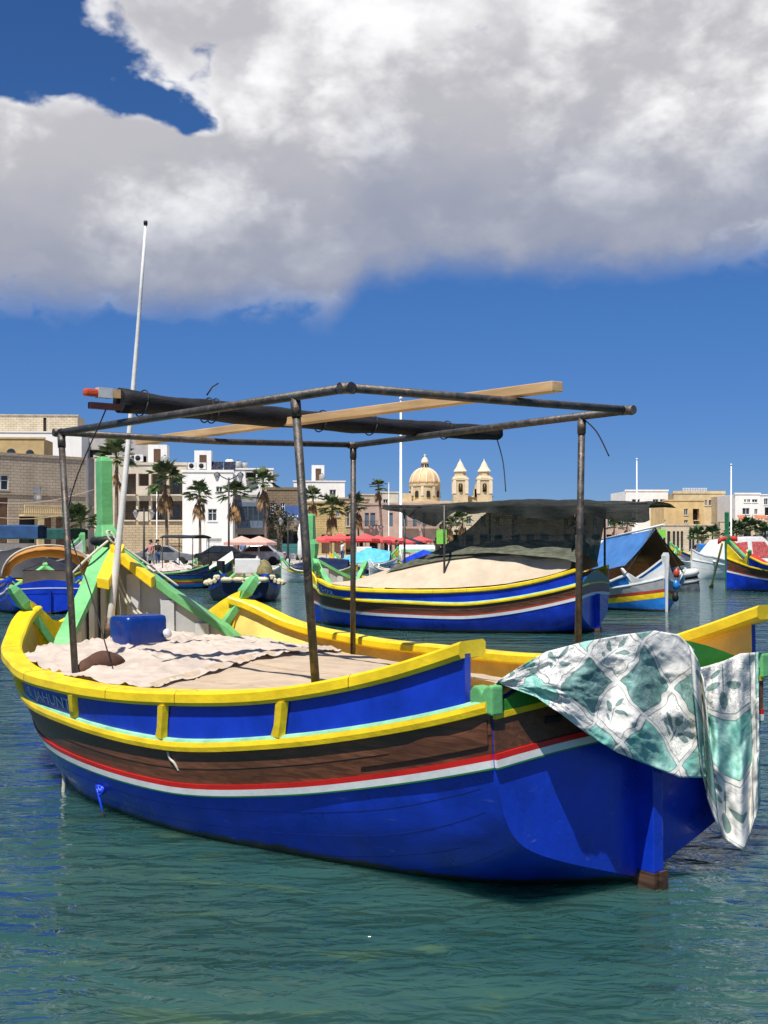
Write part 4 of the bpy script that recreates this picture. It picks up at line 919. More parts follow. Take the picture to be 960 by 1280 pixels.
r, H = fb('white_open_boat', 'white open boat moored just beyond the dark green stem', 905, 712, -1.5, .60, hull=M_HWHT, wash=M_HWHT, wale=M_HWHT, rail=M_HWHT, rub=M_BGREY, stem=M_HWHT, cap=M_HWHT, stripes=[], stem_top=1.3)
r, H = fb('cabin_cruiser', 'white cabin cruiser with red curtained windows behind the red cloth boat', 1000, 722, -1.35, 1.0, hull=M_HWHT, wash=M_HWHT, wale=M_HWHT, rail=M_HWHT, rub=M_HWHT, stem=M_HWHT, cap=M_HWHT, stripes=[], stem_top=1.6)
M_CURT = mat('red_curtain', (.50, .10, .09), .5, .3, 9)
sec = [[LP(u, s_ * w_, z) for s_, w_, z in ((1, 1.3, 1.0), (1, 1.05, zt_), (-1, 1.05, zt_), (-1, 1.3, 1.0))] for u, zt_ in ((.8, 1.1), (1.8, 2.25), (4.0, 2.45), (5.6, 1.15))]
cb = MB().loft(sec).build('cabin', M_HWHT, r)
for sg in (1, -1):
    MB().add([LP(2.0, sg * 1.26, 1.25), LP(3.0, sg * 1.26, 1.25), LP(3.0, sg * 1.10, 2.15), LP(2.2, sg * 1.11, 2.05), LP(2.0, sg * 1.30, 1.25), LP(3.0, sg * 1.30, 1.25), LP(3.0, sg * 1.14, 2.15), LP(2.2, sg * 1.15, 2.05)], [(0, 1, 2, 3), (4, 5, 6, 7), (0, 1, 5, 4), (1, 2, 6, 5), (2, 3, 7, 6), (3, 0, 4, 7)]).build('window', M_CURT, cb)
    MB().add([LP(3.3, sg * 1.26, 1.25), LP(4.8, sg * 1.26, 1.25), LP(4.1, sg * 1.10, 2.15), LP(3.3, sg * 1.10, 2.15), LP(3.3, sg * 1.30, 1.25), LP(4.8, sg * 1.30, 1.25), LP(4.1, sg * 1.14, 2.15), LP(3.3, sg * 1.14, 2.15)], [(0, 1, 2, 3), (4, 5, 6, 7), (0, 1, 5, 4), (1, 2, 6, 5), (2, 3, 7, 6), (3, 0, 4, 7)]).build('window', M_CURT, cb)
# ================================================================ quay and town
QZ = .45
edge = [(-140, 42), (-40, 50), (-19, 54), (-11.3, 60), (-5.2, 70), (2.5, 90), (12, 103), (29.5, 116), (45, 120), (160, 128)]
M_QUAY = mat('quay_stone', (.40, .34, .25), .85, .2, .8, .5, 6, col2=(.25, .21, .15), c2=(.5, .7))
M_PAVE = mat('promenade_paving', (.42, .38, .32), .85, .12, .5, .2, 4)
q = MB(); back = [(x * 1.6, 700) for x, y in edge]
q.grid([[(x, y, QZ) for x, y in edge], [(x * 1.02, y + 25, QZ + .02) for x, y in edge], [(x, y, QZ + .5) for x, y in back]], smooth=False)
tag(q.build('promenade', M_PAVE), None, None, None, 'structure')
q = MB(); q.loft([[(x, y, -1.5), (x, y - .02, QZ - .18), (x, y + .6, QZ - .18), (x, y + .6, -1.5)] for x, y in edge]); qw = q.build('quay_wall', M_QUAY); tag(qw, None, None, None, 'structure')
n_ = 0
for (x0, y0), (x1, y1) in zip(edge[1:-2], edge[2:-1]):                    # coping stones along the edge
    Ls = math.hypot(x1 - x0, y1 - y0); n = max(1, int(Ls / 1.6))
    for i in range(n):
        a, b = (i + .01) / n, (i + .99) / n
        if abs(x0) > 30: continue
        d = Vector((x1 - x0, y1 - y0, 0)).normalized(); nn = Vector((-d.y, d.x, 0)); p0 = Vector((x0 + (x1 - x0) * a, y0 + (y1 - y0) * a, 0)) - nn * .12; p1 = Vector((x0 + (x1 - x0) * b, y0 + (y1 - y0) * b, 0)) - nn * .12
        zt = QZ + .05 + random.uniform(-.01, .02); q = MB(); q.loft([[p + Vector((0, 0, QZ - .17)), p + Vector((0, 0, zt)), p + nn * .75 + Vector((0, 0, zt)), p + nn * .75 + Vector((0, 0, QZ - .17))] for p in (p0, p1)]); q.build('coping_stone', M_QUAY, qw)

# ---- buildings: facade between two photo columns at given depths, real openings with reveals
def stone_courses(t, c, tcn):
    b = t.new('ShaderNodeTexBrick'); v = t.new('ShaderNodeCombineXYZ'); s = t.new('ShaderNodeSeparateXYZ'); t.put(s.inputs[0], tcn.outputs['Object'])
    t.put(v.inputs[0], t.m('ADD', s.outputs[0], s.outputs[1])); t.put(v.inputs[1], s.outputs[2]); t.put(b.inputs['Vector'], v.outputs[0])
    b.inputs['Scale'].default_value = 1.0; b.inputs['Brick Width'].default_value = .75; b.inputs['Row Height'].default_value = .3; b.inputs['Mortar Size'].default_value = .012
    for i, k in ((0, (1, 1, 1)), (1, (.95, .94, .93)), (2, (.90, .89, .87))): t.put(b.inputs[i], k)
    st = t.noise(t.vmul(tcn.outputs['Object'], (1, 1, .25)), .9, 6, .6)
    return t.mix(t.mr(st, .5, .75, 0, .28), t.mix(1.0, c, b.outputs['Color'], 'MULTIPLY'), tuple(k * .45 for k in (.6, .5, .38)))
def streaks(t, c, tcn):
    st = t.noise(t.vmul(tcn.outputs['Object'], (1.2, 1.2, .18)), 1.1, 7, .65)
    return t.mix(t.mr(st, .52, .78, 0, .25), c, (.40, .35, .28))
def wallm(name, col, stone=False, var=.1): return mat(name, col, .88, var, .7, .3, 9, spec=.2, extra=stone_courses if stone else streaks)
W_TAUPE = wallm('taupe_stone_wall', (.48, .40, .30), True); W_OCHRE = wallm('ochre_wall', (.50, .36, .17)); W_WHITE = wallm('whitewashed_wall', (.82, .80, .75), var=.04)
W_CREAM = wallm('cream_wall', (.62, .55, .43)); W_BEIGE = wallm('beige_stone_wall', (.52, .42, .28), True); W_BROWN = wallm('brown_stone_wall', (.24, .18, .12), True)
W_YELL = wallm('yellow_limestone_wall', (.60, .44, .20), True); W_PINK = wallm('dusty_pink_wall', (.47, .34, .27)); W_HOTEL = wallm('apricot_wall', (.66, .47, .22)); W_PALE = wallm('pale_limestone_wall', (.62, .53, .38), True)
M_PANE = mat('window_glass', (.035, .045, .055), .12, .3, .6, 0); M_FRAME = mat('window_frame_white', (.62, .62, .60), .5); M_DOORW = wood('door_timber', (.10, .05, .025), (.17, .09, .045), .5)
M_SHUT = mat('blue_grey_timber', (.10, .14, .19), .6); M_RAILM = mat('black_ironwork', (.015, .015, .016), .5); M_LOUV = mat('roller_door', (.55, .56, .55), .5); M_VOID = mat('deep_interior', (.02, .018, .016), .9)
TOWN = 1.5
class Facade:
    def __init__(s, x0, d0, x1, d1, ytop, mats, name, label, cat='building', depth=10.0, z0=None, group=None, parapet=.35, yaw=False):
        z0 = QZ + .08 if z0 is None else z0
        d1 = d0 + (d1 - d0) * (1 if yaw else .12); d0 *= TOWN; d1 *= TOWN
        s.A = at_depth(x0, HZ, d0); s.B = at_depth(x1, HZ, d1); s.A.z = s.B.z = z0
        s.W = (s.B - s.A).length; s.H = at_depth(x0, ytop, d0).z - z0; s.dx = (s.B - s.A).normalized(); s.n = Vector((s.dx.y, -s.dx.x, 0))
        rz = math.atan2(s.dx.y, s.dx.x); s.root = thing(name, label, cat, s.A, rz, group); s.depth = depth; s.wall = mats; s.op = []; s.z0 = z0; s.par = parapet
    def loc(s, px, py):                       # photo pixel -> (x, z) on the facade
        d = Vector(((px - 480) / F_PX, 1, 0)); den = d.x * s.dx.y - d.y * s.dx.x
        t = (s.A.x * s.dx.y - s.A.y * s.dx.x) / den; P = d * t
        return (P - Vector((s.A.x, s.A.y, 0))).dot(s.dx), CAM_H - (py - HZ) / F_PX * t - s.z0
    def hole(s, px0, py0, px1, py1, kind='window', **kw):
        (xa, za), (xb, zb) = s.loc(px0, py1), s.loc(px1, py0); s.op.append((max(.05, xa), max(.0, za), min(s.W - .05, xb), min(s.H - .1, zb), kind, kw)); return s
    def rows(s, xs, ys, kind='window', **kw):
        for y0, y1 in ys:
            for x0, x1 in xs: s.hole(x0, y0, x1, y1, kind, **kw)
        return s
    def done(s):
        xs = sorted({0, s.W} | {v for o in s.op for v in (o[0], o[2])}); zs = sorted({0, s.H} | {v for o in s.op for v in (o[1], o[3])})
        q = MB()
        for xa, xb in zip(xs, xs[1:]):
            for za, zb in zip(zs, zs[1:]):
                if xb - xa < 1e-4 or zb - za < 1e-4: continue
                cx, cz = (xa + xb) / 2, (za + zb) / 2
                if any(o[0] < cx < o[2] and o[1] < cz < o[3] for o in s.op): continue
                q.add([(xa, 0, za), (xb, 0, za), (xb, 0, zb), (xa, 0, zb)], [(0, 1, 2, 3)])
        D = s.depth; W, H = s.W, s.H
        q.add([(0, 0, 0), (0, D, 0), (0, D, H), (0, 0, H)], [(0, 1, 2, 3)]); q.add([(W, 0, 0), (W, D, 0), (W, D, H), (W, 0, H)], [(0, 1, 2, 3)])
        q.add([(0, D, 0), (W, D, 0), (W, D, H), (0, D, H)], [(0, 1, 2, 3)]); q.add([(0, 0, H - .02), (W, 0, H - .02), (W, D, H - .02), (0, D, H - .02)], [(0, 1, 2, 3)])
        for x0, z0, x1, z1, kind, kw in s.op:
            r = kw.get('reveal', 1.3 if kind == 'loggia' else .28)
            q.add([(x0, 0, z0), (x1, 0, z0), (x1, 0, z1), (x0, 0, z1), (x0, r, z0), (x1, r, z0), (x1, r, z1), (x0, r, z1)], [(0, 1, 5, 4), (1, 2, 6, 5), (2, 3, 7, 6), (3, 0, 4, 7)])
        q.build('wall', s.wall, s.root)
        if s.par: MB().box2((-.12, -.10, H - .003), (W + .12, .35, H + s.par)).build('parapet', kw_par.get(s.wall.name, s.wall), s.root)
        for x0, z0, x1, z1, kind, kw in s.op:
            w_, h_ = x1 - x0, z1 - z0
            if kind in ('window', 'arch'):
                m_ = kw.get('pane', M_PANE); o = MB().box2((x0 + .002, .18, z0 + .002), (x1 - .002, .22, z1 - .002)).build('window', m_, s.root); fm = kw.get('frame', M_FRAME); f = .07
                q = MB().box2((x0, .10, z0), (x0 + f, .175, z1)).box2((x1 - f, .10, z0), (x1, .175, z1)).box2((x0 + f, .10, z1 - f), (x1 - f, .175, z1)).box2((x0 + f, .10, z0), (x1 - f, .175, z0 + f)).box2(((x0 + x1) / 2 - .04, .10, z0 + f), ((x0 + x1) / 2 + .04, .175, z1 - f))
                if h_ > 1.3: q.box2((x0 + f, .105, z0 + h_ * .62), (x1 - f, .17, z0 + h_ * .62 + .06))
                q.build('frame', fm, o); MB().box2((x0 - .1, -.09, z0 - .1), (x1 + .1, .1, z0 - .003)).build('sill', kw.get('sill', s.wall), o)
                if kind == 'arch':
                    pts = [((x0 + x1) / 2 + math.cos(a) * (w_ / 2 + .14), z1 - .02 + math.sin(a) * (w_ / 2 + .12)) for a in lin(0, math.pi, 11)]
                    MB().prism(pts, lambda a, b: Vector((a, -.06, b)), lambda a, b: Vector((a, .02, b))).build('arch_surround', kw.get('sill', s.wall), o)
                    pts = [((x0 + x1) / 2 + math.cos(a) * (w_ / 2 - .02), z1 - .02 + math.sin(a) * (w_ / 2 - .04)) for a in lin(0, math.pi, 11)]
                    MB().prism(pts, lambda a, b: Vector((a, -.075, b)), lambda a, b: Vector((a, -.055, b))).build('fanlight', m_, o)
            elif kind == 'door':
                o = MB().box2((x0 + .002, .16, z0), (x1 - .002, .22, z1 - .002)).build('door', kw.get('pane', M_DOORW), s.root)
                q = MB()
                for i in range(2): q.box2((x0 + w_ * (.08 + .48 * i), .13, z0 + .2), (x0 + w_ * (.44 + .48 * i), .158, z1 - .25))
                q.build('door_panel', kw.get('pane', M_DOORW), o)
            elif kind == 'roller':
                o = MB().box2((x0 + .002, .2, z0), (x1 - .002, .25, z1)).build('roller_door', kw.get('pane', M_LOUV), s.root)
                n = max(3, int(h_ / .35))
                for i in range(n): MB().box2((x0 + .02, .16, z0 + h_ * i / n + .02), (x1 - .02, .198, z0 + h_ * (i + 1) / n - .02)).build('slat', kw.get('pane', M_LOUV), o)
            else:                             # loggia: deep balcony with glazed back wall and rail
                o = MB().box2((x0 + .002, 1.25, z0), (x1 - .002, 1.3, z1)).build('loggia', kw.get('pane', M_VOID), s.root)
                MB().box2((x0, -.55, z0 - .16), (x1, 1.2, z0 - .003)).build('balcony_slab', s.wall, o)
                if w_ > 1.6: MB().box2((x0 + w_ * .2, 1.15, z0 + .02), (x0 + w_ * .62, 1.245, z0 + h_ * .8)).build('glass_door', M_PANE, o)
                if kw.get('solid'): MB().box2((x0, -.55, z0), (x1, -.45, z0 + .95)).build('balcony_front', kw['solid'], o)
                else:
                    q = MB().box2((x0, -.52, z0 + .92), (x1, -.46, z0 + .98))
                    for i in range(max(3, int(w_ / .22)) + 1): xx = x0 + (w_ - .03) * i / max(3, int(w_ / .22)); q.box2((xx, -.505, z0), (xx + .03, -.475, z0 + .92))
                    b_ = q.build('balcony_rail', M_RAILM, o); b_['kind'] = 'stuff'
        return s
kw_par = {}
def rooftop(fc, items):
    """boxes, tanks, AC units and solar panels standing on a roof: (kind, x, y, w)"""
    for kind, x, y, w_ in items:
        T = fc.root.matrix_basis @ Matrix.Translation((x, y, fc.H + (0 if y > .4 else fc.par)))
        if kind == 'hut':
            o = MB().box2((0, 0, 0), (w_, w_, 2.5)).build('stair_hut', W_WHITE); MB().box2((w_ * .3, -.04, 0), (w_ * .3 + .8, -.002, 2)).build('door', M_DOORW, o); tag(o, 'white stair hut standing on the ' + fc.short + ' roof', 'hut')
        elif kind == 'ac':
            o = MB().box2((0, 0, .1), (w_, .4, .1 + w_ * .8)).build('air_conditioner', M_HWHT); MB().lathe([(0, 0), (w_ * .3, 0), (w_ * .3, .03), (0, .03)], 14).build('fan_grille', M_VOID, o).matrix_local = Matrix.Translation((w_ * .42, -.003, .1 + w_ * .4)) @ Matrix.Rotation(R(90), 4, 'X')
            tag(o, 'white air conditioner unit on the ' + fc.short + ' roof', 'air conditioner', 'air conditioners on the ' + fc.short + ' roof')
        elif kind == 'tank':
            o = MB().lathe([(0, 0), (w_ * .5, 0), (w_ * .5, w_ * 1.1), (w_ * .3, w_ * 1.25), (0, w_ * 1.27)], 14).build('water_tank', M_BGREY if w_ < 1 else M_HWHT); MB().lathe([(0, 0), (.12, 0), (.12, .1), (0, .1)], 10, (0, 0, w_ * 1.26)).build('lid', M_BLK, o); tag(o, 'round water tank on the ' + fc.short + ' roof', 'tank', 'water tanks on the ' + fc.short + ' roof')
        else:
            o = MB().add([(0, 0, .3), (w_, 0, .3), (w_, .8, 1.3), (0, .8, 1.3), (0, .05, .26), (w_, .05, .26), (w_, .85, 1.26), (0, .85, 1.26)], [(0, 1, 2, 3), (4, 5, 6, 7), (0, 1, 5, 4), (1, 2, 6, 5), (2, 3, 7, 6), (3, 0, 4, 7)]).build('solar_panel', mat('solar_cells', (.01, .014, .03), .15)); MB().box2((.1, .75, 0), (.16, .8, 1.2)).box2((w_ - .16, .75, 0), (w_ - .1, .8, 1.2)).build('strut', M_BGREY, o); tag(o, 'tilted dark solar panel on the ' + fc.short + ' roof', 'solar panel', 'solar panels on the ' + fc.short + ' roof')
        o.matrix_world = T
def bld(x0, d0, x1, d1, ytop, m_, name, label, short, **kw): f = Facade(x0, d0, x1, d1, ytop, m_, name, label, **kw); f.short = short; return f

# left: taupe house with balcony, ochre block and white block behind it
f = bld(-70, 76, 107, 84, 564, W_TAUPE, 'taupe_house', 'long taupe stone house with a pale balcony at the waterfront', 'taupe house', depth=8, parapet=.25, yaw=True)
f.hole(-8, 594, 11, 612, 'window').hole(-8, 622, 10, 690, 'door').hole(42, 608, 52, 626, 'door', pane=M_FRAME).hole(24, 646, 44, 690, 'door', pane=M_VOID).hole(54, 646, 64, 690, 'door').hole(70, 646, 82, 690, 'door').hole(86, 610, 89, 628, 'window').hole(-50, 600, -36, 625, 'window').done()
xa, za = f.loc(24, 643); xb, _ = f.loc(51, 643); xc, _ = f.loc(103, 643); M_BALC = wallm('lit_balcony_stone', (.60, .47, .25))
o = MB().box2((xa, -1.0, za - .2), (xc, -.002, za)).build('balcony_slab', M_BALC, f.root)
q = MB().box2((xa, -1.0, za + .85), (xc, -.88, za + .98))
q.build('balcony_coping', M_BALC, o)
for i in range(34): x = xa + .05 + (xc - xa - .2) * i / 33; MB().lathe([(.05, 0), (.07, .2), (.03, .5), (.06, .82), (.06, .86)], 8, (x, -.94, za)).build('baluster', M_BALC, o)
MB().box2((xb - .9, -.95, 0), (xb - .2, -.25, za - .2)).build('pier', M_BALC, f.root)
MB().box2((-.2, -.08, f.H * .62), (f.W, .0 - .003, f.H * .62 + .12)).build('string_course', W_TAUPE, f.root)
f = bld(-60, 95, 55, 99, 548, W_OCHRE, 'ochre_house', 'ochre house with round headed windows above the taupe house', 'ochre house', depth=5, parapet=.2)
f.hole(8, 566, 20, 576, 'arch').hole(32, 567, 43, 578, 'arch').hole(-20, 565, -8, 576, 'arch').done()
f = bld(-60, 104, 102, 110, 540, W_WHITE, 'white_block', 'tall blank white block with a stone penthouse behind the taupe house', 'white block', depth=14, parapet=.15).done()
g = bld(-60, 107, 97, 112, 519, W_PALE, 'stone_penthouse', 'pale stone penthouse standing on top of the white block', 'stone penthouse', depth=5, z0=f.H + QZ - .2, parapet=.15)
g.hole(54, 522, 58, 541, 'door', pane=M_VOID).done()
f = bld(102, 108, 188, 112, 546, wallm('shaded_white_wall', (.46, .43, .40)), 'white_block_shaded_side', 'side of the white block painted grey for shade, with deep loggia under the roof', 'white block side', depth=10, parapet=.2)  # side face of the white block, its shade painted in as grey
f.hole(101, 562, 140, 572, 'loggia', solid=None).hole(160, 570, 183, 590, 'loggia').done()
f = bld(118, 98, 163, 99, 571, W_CREAM, 'narrow_cream_house', 'narrow cream house behind the green stem post', 'cream house', depth=8, parapet=.2).done()
# terrace flats
f = bld(150, 91, 233, 93, 581, W_CREAM, 'balcony_flats', 'cream flats with three tiers of deep balconies between plain piers', 'balcony flats', depth=9, parapet=.3)
for y0, y1 in ((592, 618), (626, 650)):
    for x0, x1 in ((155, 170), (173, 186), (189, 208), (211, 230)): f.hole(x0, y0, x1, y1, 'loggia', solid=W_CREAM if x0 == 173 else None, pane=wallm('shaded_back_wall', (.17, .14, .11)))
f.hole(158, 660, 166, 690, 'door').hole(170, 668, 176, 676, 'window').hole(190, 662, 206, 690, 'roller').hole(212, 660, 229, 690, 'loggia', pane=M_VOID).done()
o = MB().box2((0, -.35, 0), (f.W, -.02, f.loc(200, 652)[1])).build('stone_base', W_BEIGE, f.root)
rooftop(f, [('ac', 1.6, .1, 1.0), ('hut', 2.9, 2.0, 2.2), ('tank', 5, 1.0, .9)])
# white corner house
f = bld(228, 88, 291, 90, 590, W_WHITE, 'white_corner_house', 'bright white corner house with one window pair and a garage door', 'white house', depth=9, parapet=.25)
f.hole(260, 636, 271, 651).hole(258, 673, 277, 692, 'roller', pane=M_HWHT).hole(270, 608, 278, 615).done()
rooftop(f, [('ac', .6, .1, .9), ('ac', 1.7, .1, .9), ('hut', 1.2, 1.2, 1.9), ('solar', 3.1, 1.0, 1.3), ('solar', 4.5, 1.0, 1.3)])
f = bld(264, 99, 341, 101, 587, W_WHITE, 'white_upper_storey', 'white set back upper storey with water tanks on its roof', 'set back storey', depth=8, parapet=.2)
f.hole(307, 590, 320, 598, 'loggia').hole(270, 600, 280, 616).done()
rooftop(f, [('tank', 2.2, 1.0, 1.1), ('tank', 3.3, 1.0, .9), ('ac', .4, .1, .9), ('tank', 4.1, 1.4, .8)])
# shop house with enclosed balcony
f = bld(291, 92, 333, 93, 621, wallm('shop_house_wall', (.33, .30, .28)), 'shop_house', 'grey shop house with glazed blue grey balcony above the pink parasols', 'shop house', depth=8, parapet=.25)
f.hole(293, 668, 331, 694, 'loggia', pane=M_VOID, reveal=1.6).done()
x0, z0 = f.loc(297, 660); x1, z1 = f.loc(329, 628); o = MB().box2((x0, -.8, z0), (x1, -.002, z0 + .25)).box2((x0, -.8, z1 - .5), (x1, -.002, z1)).build('enclosed_balcony', M_SHUT, f.root)
for i in range(5):
    a = x0 + (x1 - x0) * i / 5; MB().box2((a + .03, -.78, z0 + .25), (a + .09, -.02, z1 - .5)).build('mullion', M_SHUT, o); MB().box2((a + .12, -.72, z0 + .85), (x0 + (x1 - x0) * (i + 1) / 5, -.69, z1 - .503)).build('pane', M_PANE, o); MB().box2((a + .1, -.76, z0 + .25), (x0 + (x1 - x0) * (i + 1) / 5, -.7, z0 + .84)).build('panel', M_SHUT, o)
# brown house
f = bld(333, 95, 379, 97, 612, W_BROWN, 'brown_stone_house', 'dark brown stone house with a blue painted balcony sign', 'brown house', depth=9, parapet=.3)
f.rows([(338, 344), (350, 356)], [(628, 642)]).hole(337, 660, 346, 692, 'door').hole(352, 664, 376, 692, 'loggia', pane=M_VOID).done()
x0, z0 = f.loc(356, 648); x1, z1 = f.loc(374, 632); o = MB().box2((x0, -.12, z0), (x1, -.002, z1)).build('sign_board', mat('sign_blue', (.05, .11, .30), .5), f.root)
for i in range(6): a = x0 + (x1 - x0) * (.08 + .15 * i); MB().box2((a, -.135, z0 + .15), (a + (x1 - x0) * .09, -.123, z0 + .38)).build('painted_mark', M_HWHT, o)
# beige stone house, white penthouse
f = bld(379, 100, 432, 103, 629, W_YELL, 'yellow_stone_house', 'sunlit yellow limestone house behind the tall palms', 'yellow stone house', depth=9, parapet=.25)
f.hole(385, 668, 394, 692, 'door').hole(402, 668, 412, 692, 'door').hole(418, 668, 428, 692, 'door').hole(388, 636, 393, 646).hole(420, 636, 425, 646).done()
f = bld(367, 112, 431, 115, 602, W_WHITE, 'white_penthouse', 'plain white penthouse block above the yellow stone house', 'white penthouse', depth=8, parapet=.15).hole(376, 610, 384, 619).hole(412, 612, 420, 621).done()
rooftop(f, [('tank', 4.1, 1.0, .9), ('hut', 2.6, 2.2, 1.8)])
f = bld(424, 108, 462, 111, 624, W_BEIGE, 'beige_parapet_house', 'beige stone house with a long parapet behind the palms', 'beige house', depth=9, parapet=.25).hole(430, 640, 437, 658).hole(446, 636, 452, 652).hole(430, 668, 440, 690, 'door').done()
# pink palazzo
f = bld(440, 106, 562, 112, 631, W_PINK, 'pink_waterfront_house', 'dusty pink waterfront house with tall shuttered balcony doors', 'pink house', depth=9, parapet=.3)
for x0, x1 in ((456, 461), (463, 469), (486, 491), (503, 509), (516, 521), (528, 533), (541, 546), (552, 557)): f.hole(x0, 641, x1, 658, 'door', pane=M_SHUT)
for x0, x1 in ((446, 454), (462, 472), (480, 490), (500, 512), (522, 534), (544, 556)): f.hole(x0, 672, x1, 692, 'loggia', pane=M_VOID, reveal=.9)
f.done()
for a, b in ((454, 472), (500, 523), (526, 548)):
    x0, z0 = f.loc(a, 659.5); x1, _ = f.loc(b, 659.5); o = MB().box2((x0, -.7, z0 - .12), (x1, -.002, z0)).build('balcony_slab', W_PINK, f.root)
    for i in range(14): x = x0 + (x1 - x0 - .03) * i / 13; MB().box2((x, -.68, z0), (x + .03, -.65, z0 + .85)).build('baluster', M_RAILM, o)
    MB().box2((x0, -.69, z0 + .85), (x1, -.64, z0 + .9)).build('hand_rail', M_RAILM, o)
for i, (x0, x1, yt, m_, nm, lb) in enumerate(((440, 468, 619, W_PALE, 'rooftop_store', 'small pale stone rooftop room next to the beige parapet house'), (474, 498, 616, W_CREAM, 'rooftop_room', 'small cream rooftop room beside the tall white flagpole'), (560, 640, 637, W_PALE, 'arcade_house', 'pale stone house seen under the black net canopy'), (636, 705, 634, W_BEIGE, 'canopy_backdrop_house', 'beige stone house hidden behind the black net canopy'), (700, 790, 640, W_PINK, 'rose_house', 'rose coloured house seen between canopy and blue tarp tent'))):
    f = bld(x0, 124 + i, x1, 126 + i, yt, m_, nm, lb, lb, depth=8, parapet=.2)
    w_ = x1 - x0
    for j in range(max(1, int(w_ / 18))): f.hole(x0 + 5 + j * 18, yt + 8, x0 + 11 + j * 18, yt + 18)
    if i > 1:
        for j in range(max(1, int(w_ / 18))): f.hole(x0 + 4 + j * 18, 668, x0 + 14 + j * 18, 690, 'loggia', pane=M_VOID, reveal=.9)
    f.done()
# right: hotel and white blocks
f = bld(782, 150, 835, 152, 614, W_WHITE, 'white_hotel_wing', 'white wing with dark windows adjoining the yellow hotel', 'hotel wing', depth=12, parapet=.3)
f.rows([(816, 823), (825, 831)], [(624, 631), (634, 642)]).hole(790, 624, 800, 632).done()
f = bld(830, 143, 880, 145, 626, W_HOTEL, 'yellow_hotel', 'apricot hotel front with scattered windows facing the harbour', 'yellow hotel', depth=9, parapet=.2)
f.rows([(855, 860)], [(636, 644), (650, 654)]).hole(866, 636, 874, 650, 'loggia').hole(867, 650, 873, 656).hole(826, 650, 832, 657).done()
f = bld(842, 152, 906, 154, 617, wallm('pale_apricot_wall', (.66, .52, .30)), 'tall_hotel_block', 'taller pale apricot hotel block with roof railing', 'tall hotel block', depth=10, parapet=.5)
f.rows([(864, 870), (886, 892)], [(625, 632)]).hole(881, 625, 884, 632).rows([(893, 898)], [(637, 641)]).done()
q = MB()
for i in range(15): MB().box2((1.8 + i * .32, -.05, f.H + .5), (1.95 + i * .32, .05, f.H + .95)).build('roof_baluster', M_HWHT, f.root)
MB().box2((1.7, -.08, f.H + .953), (6.5, .08, f.H + 1.08)).build('roof_rail', M_HWHT, f.root)
f = bld(826, 136, 893, 138, 657, W_PALE, 'arched_front', 'low pale stone front with arched doorways before the hotel', 'arched front', depth=6, parapet=.25)
for x0, x1 in ((829, 832), (834, 838), (841, 844), (846, 849), (851, 854)): f.hole(x0, 664, x1, 692, 'door', pane=M_VOID)
f.hole(861, 663, 869, 692, 'arch', pane=M_VOID).hole(876, 664, 880, 692, 'door').done()
f = bld(903, 148, 924, 149, 620, W_PALE, 'garage_block', 'pale block with wide dark openings between hotel and white flats', 'garage block', depth=10, parapet=.15)
f.hole(904, 626, 915, 631, 'loggia', pane=M_VOID, solid=W_PALE).hole(904, 636, 915, 643, 'loggia', pane=M_VOID, solid=W_PALE).done()
f = bld(919, 142, 950, 143, 618, W_WHITE, 'white_flats', 'white flats with square windows above orange awnings', 'white flats', depth=10, parapet=.3)
f.rows([(930, 933), (934, 938), (940, 947)], [(624, 628)]).hole(928, 635, 937, 643).hole(943, 636, 947, 643).done()
g = f
f = bld(948, 145, 1010, 149, 619, W_WHITE, 'stepped_white_flats', 'stepped white flats at the edge of the yellow hotel row', 'stepped flats', depth=10, parapet=.2)
f.hole(955, 623, 960, 631).hole(956, 634, 966, 644, 'loggia', pane=M_VOID).rows([(972, 979), (986, 993)], [(624, 631), (636, 643)]).done()
f = bld(900, 137, 1010, 141, 652, W_PALE, 'terrace_wall', 'low pale terrace front under the white flats', 'terrace', depth=5, parapet=.2).hole(912, 660, 918, 690, 'door', pane=M_VOID).hole(930, 660, 938, 690, 'door', pane=M_VOID).hole(955, 658, 963, 672).done()
for x0, x1 in ((921, 932), (942, 957)):
    a, b = at_depth(x0, 644, 136.5 * TOWN), at_depth(x1, 644, 136.5 * TOWN); o = MB().add([a, b, b + Vector((0, -1.2, -.55)), a + Vector((0, -1.2, -.55)), a + Vector((0, 0, -.05)), b + Vector((0, 0, -.05)), b + Vector((0, -1.2, -.62)), a + Vector((0, -1.2, -.62))], [(0, 1, 2, 3), (4, 5, 6, 7), (0, 1, 5, 4), (1, 2, 6, 5), (2, 3, 7, 6), (3, 0, 4, 7)]).build('shop_awning', mat('orange_awning', (.50, .15, .06), .7))
    for i in range(5): p = b + (a - b) * (i / 4.0) + Vector((0, -1.2, -.6)); MB().box2(p + Vector((-.12, -.03, -.2)), p + Vector((.12, .0, 0))).build('valance', mat('orange_awning', (0, 0, 0)), o)
    tag(o, 'orange sloping awning on the terrace under the white flats', 'awning', 'orange awnings')
for x0, x1, yt, d_, m_, nm, lb in ((-210, -75, 560, 80, W_CREAM, 'cream_end_house', 'cream house at the far end of the taupe house'), (1012, 1120, 630, 150, W_PALE, 'pale_end_block', 'pale block beyond the stepped white flats')):
    f = bld(x0, d_, x1, d_ + 3, yt, m_, nm, lb, lb, depth=10); 
    for j in range(4): f.hole(x0 + 14 + j * 28, yt + 14, x0 + 24 + j * 28, yt + 32)
    f.done()

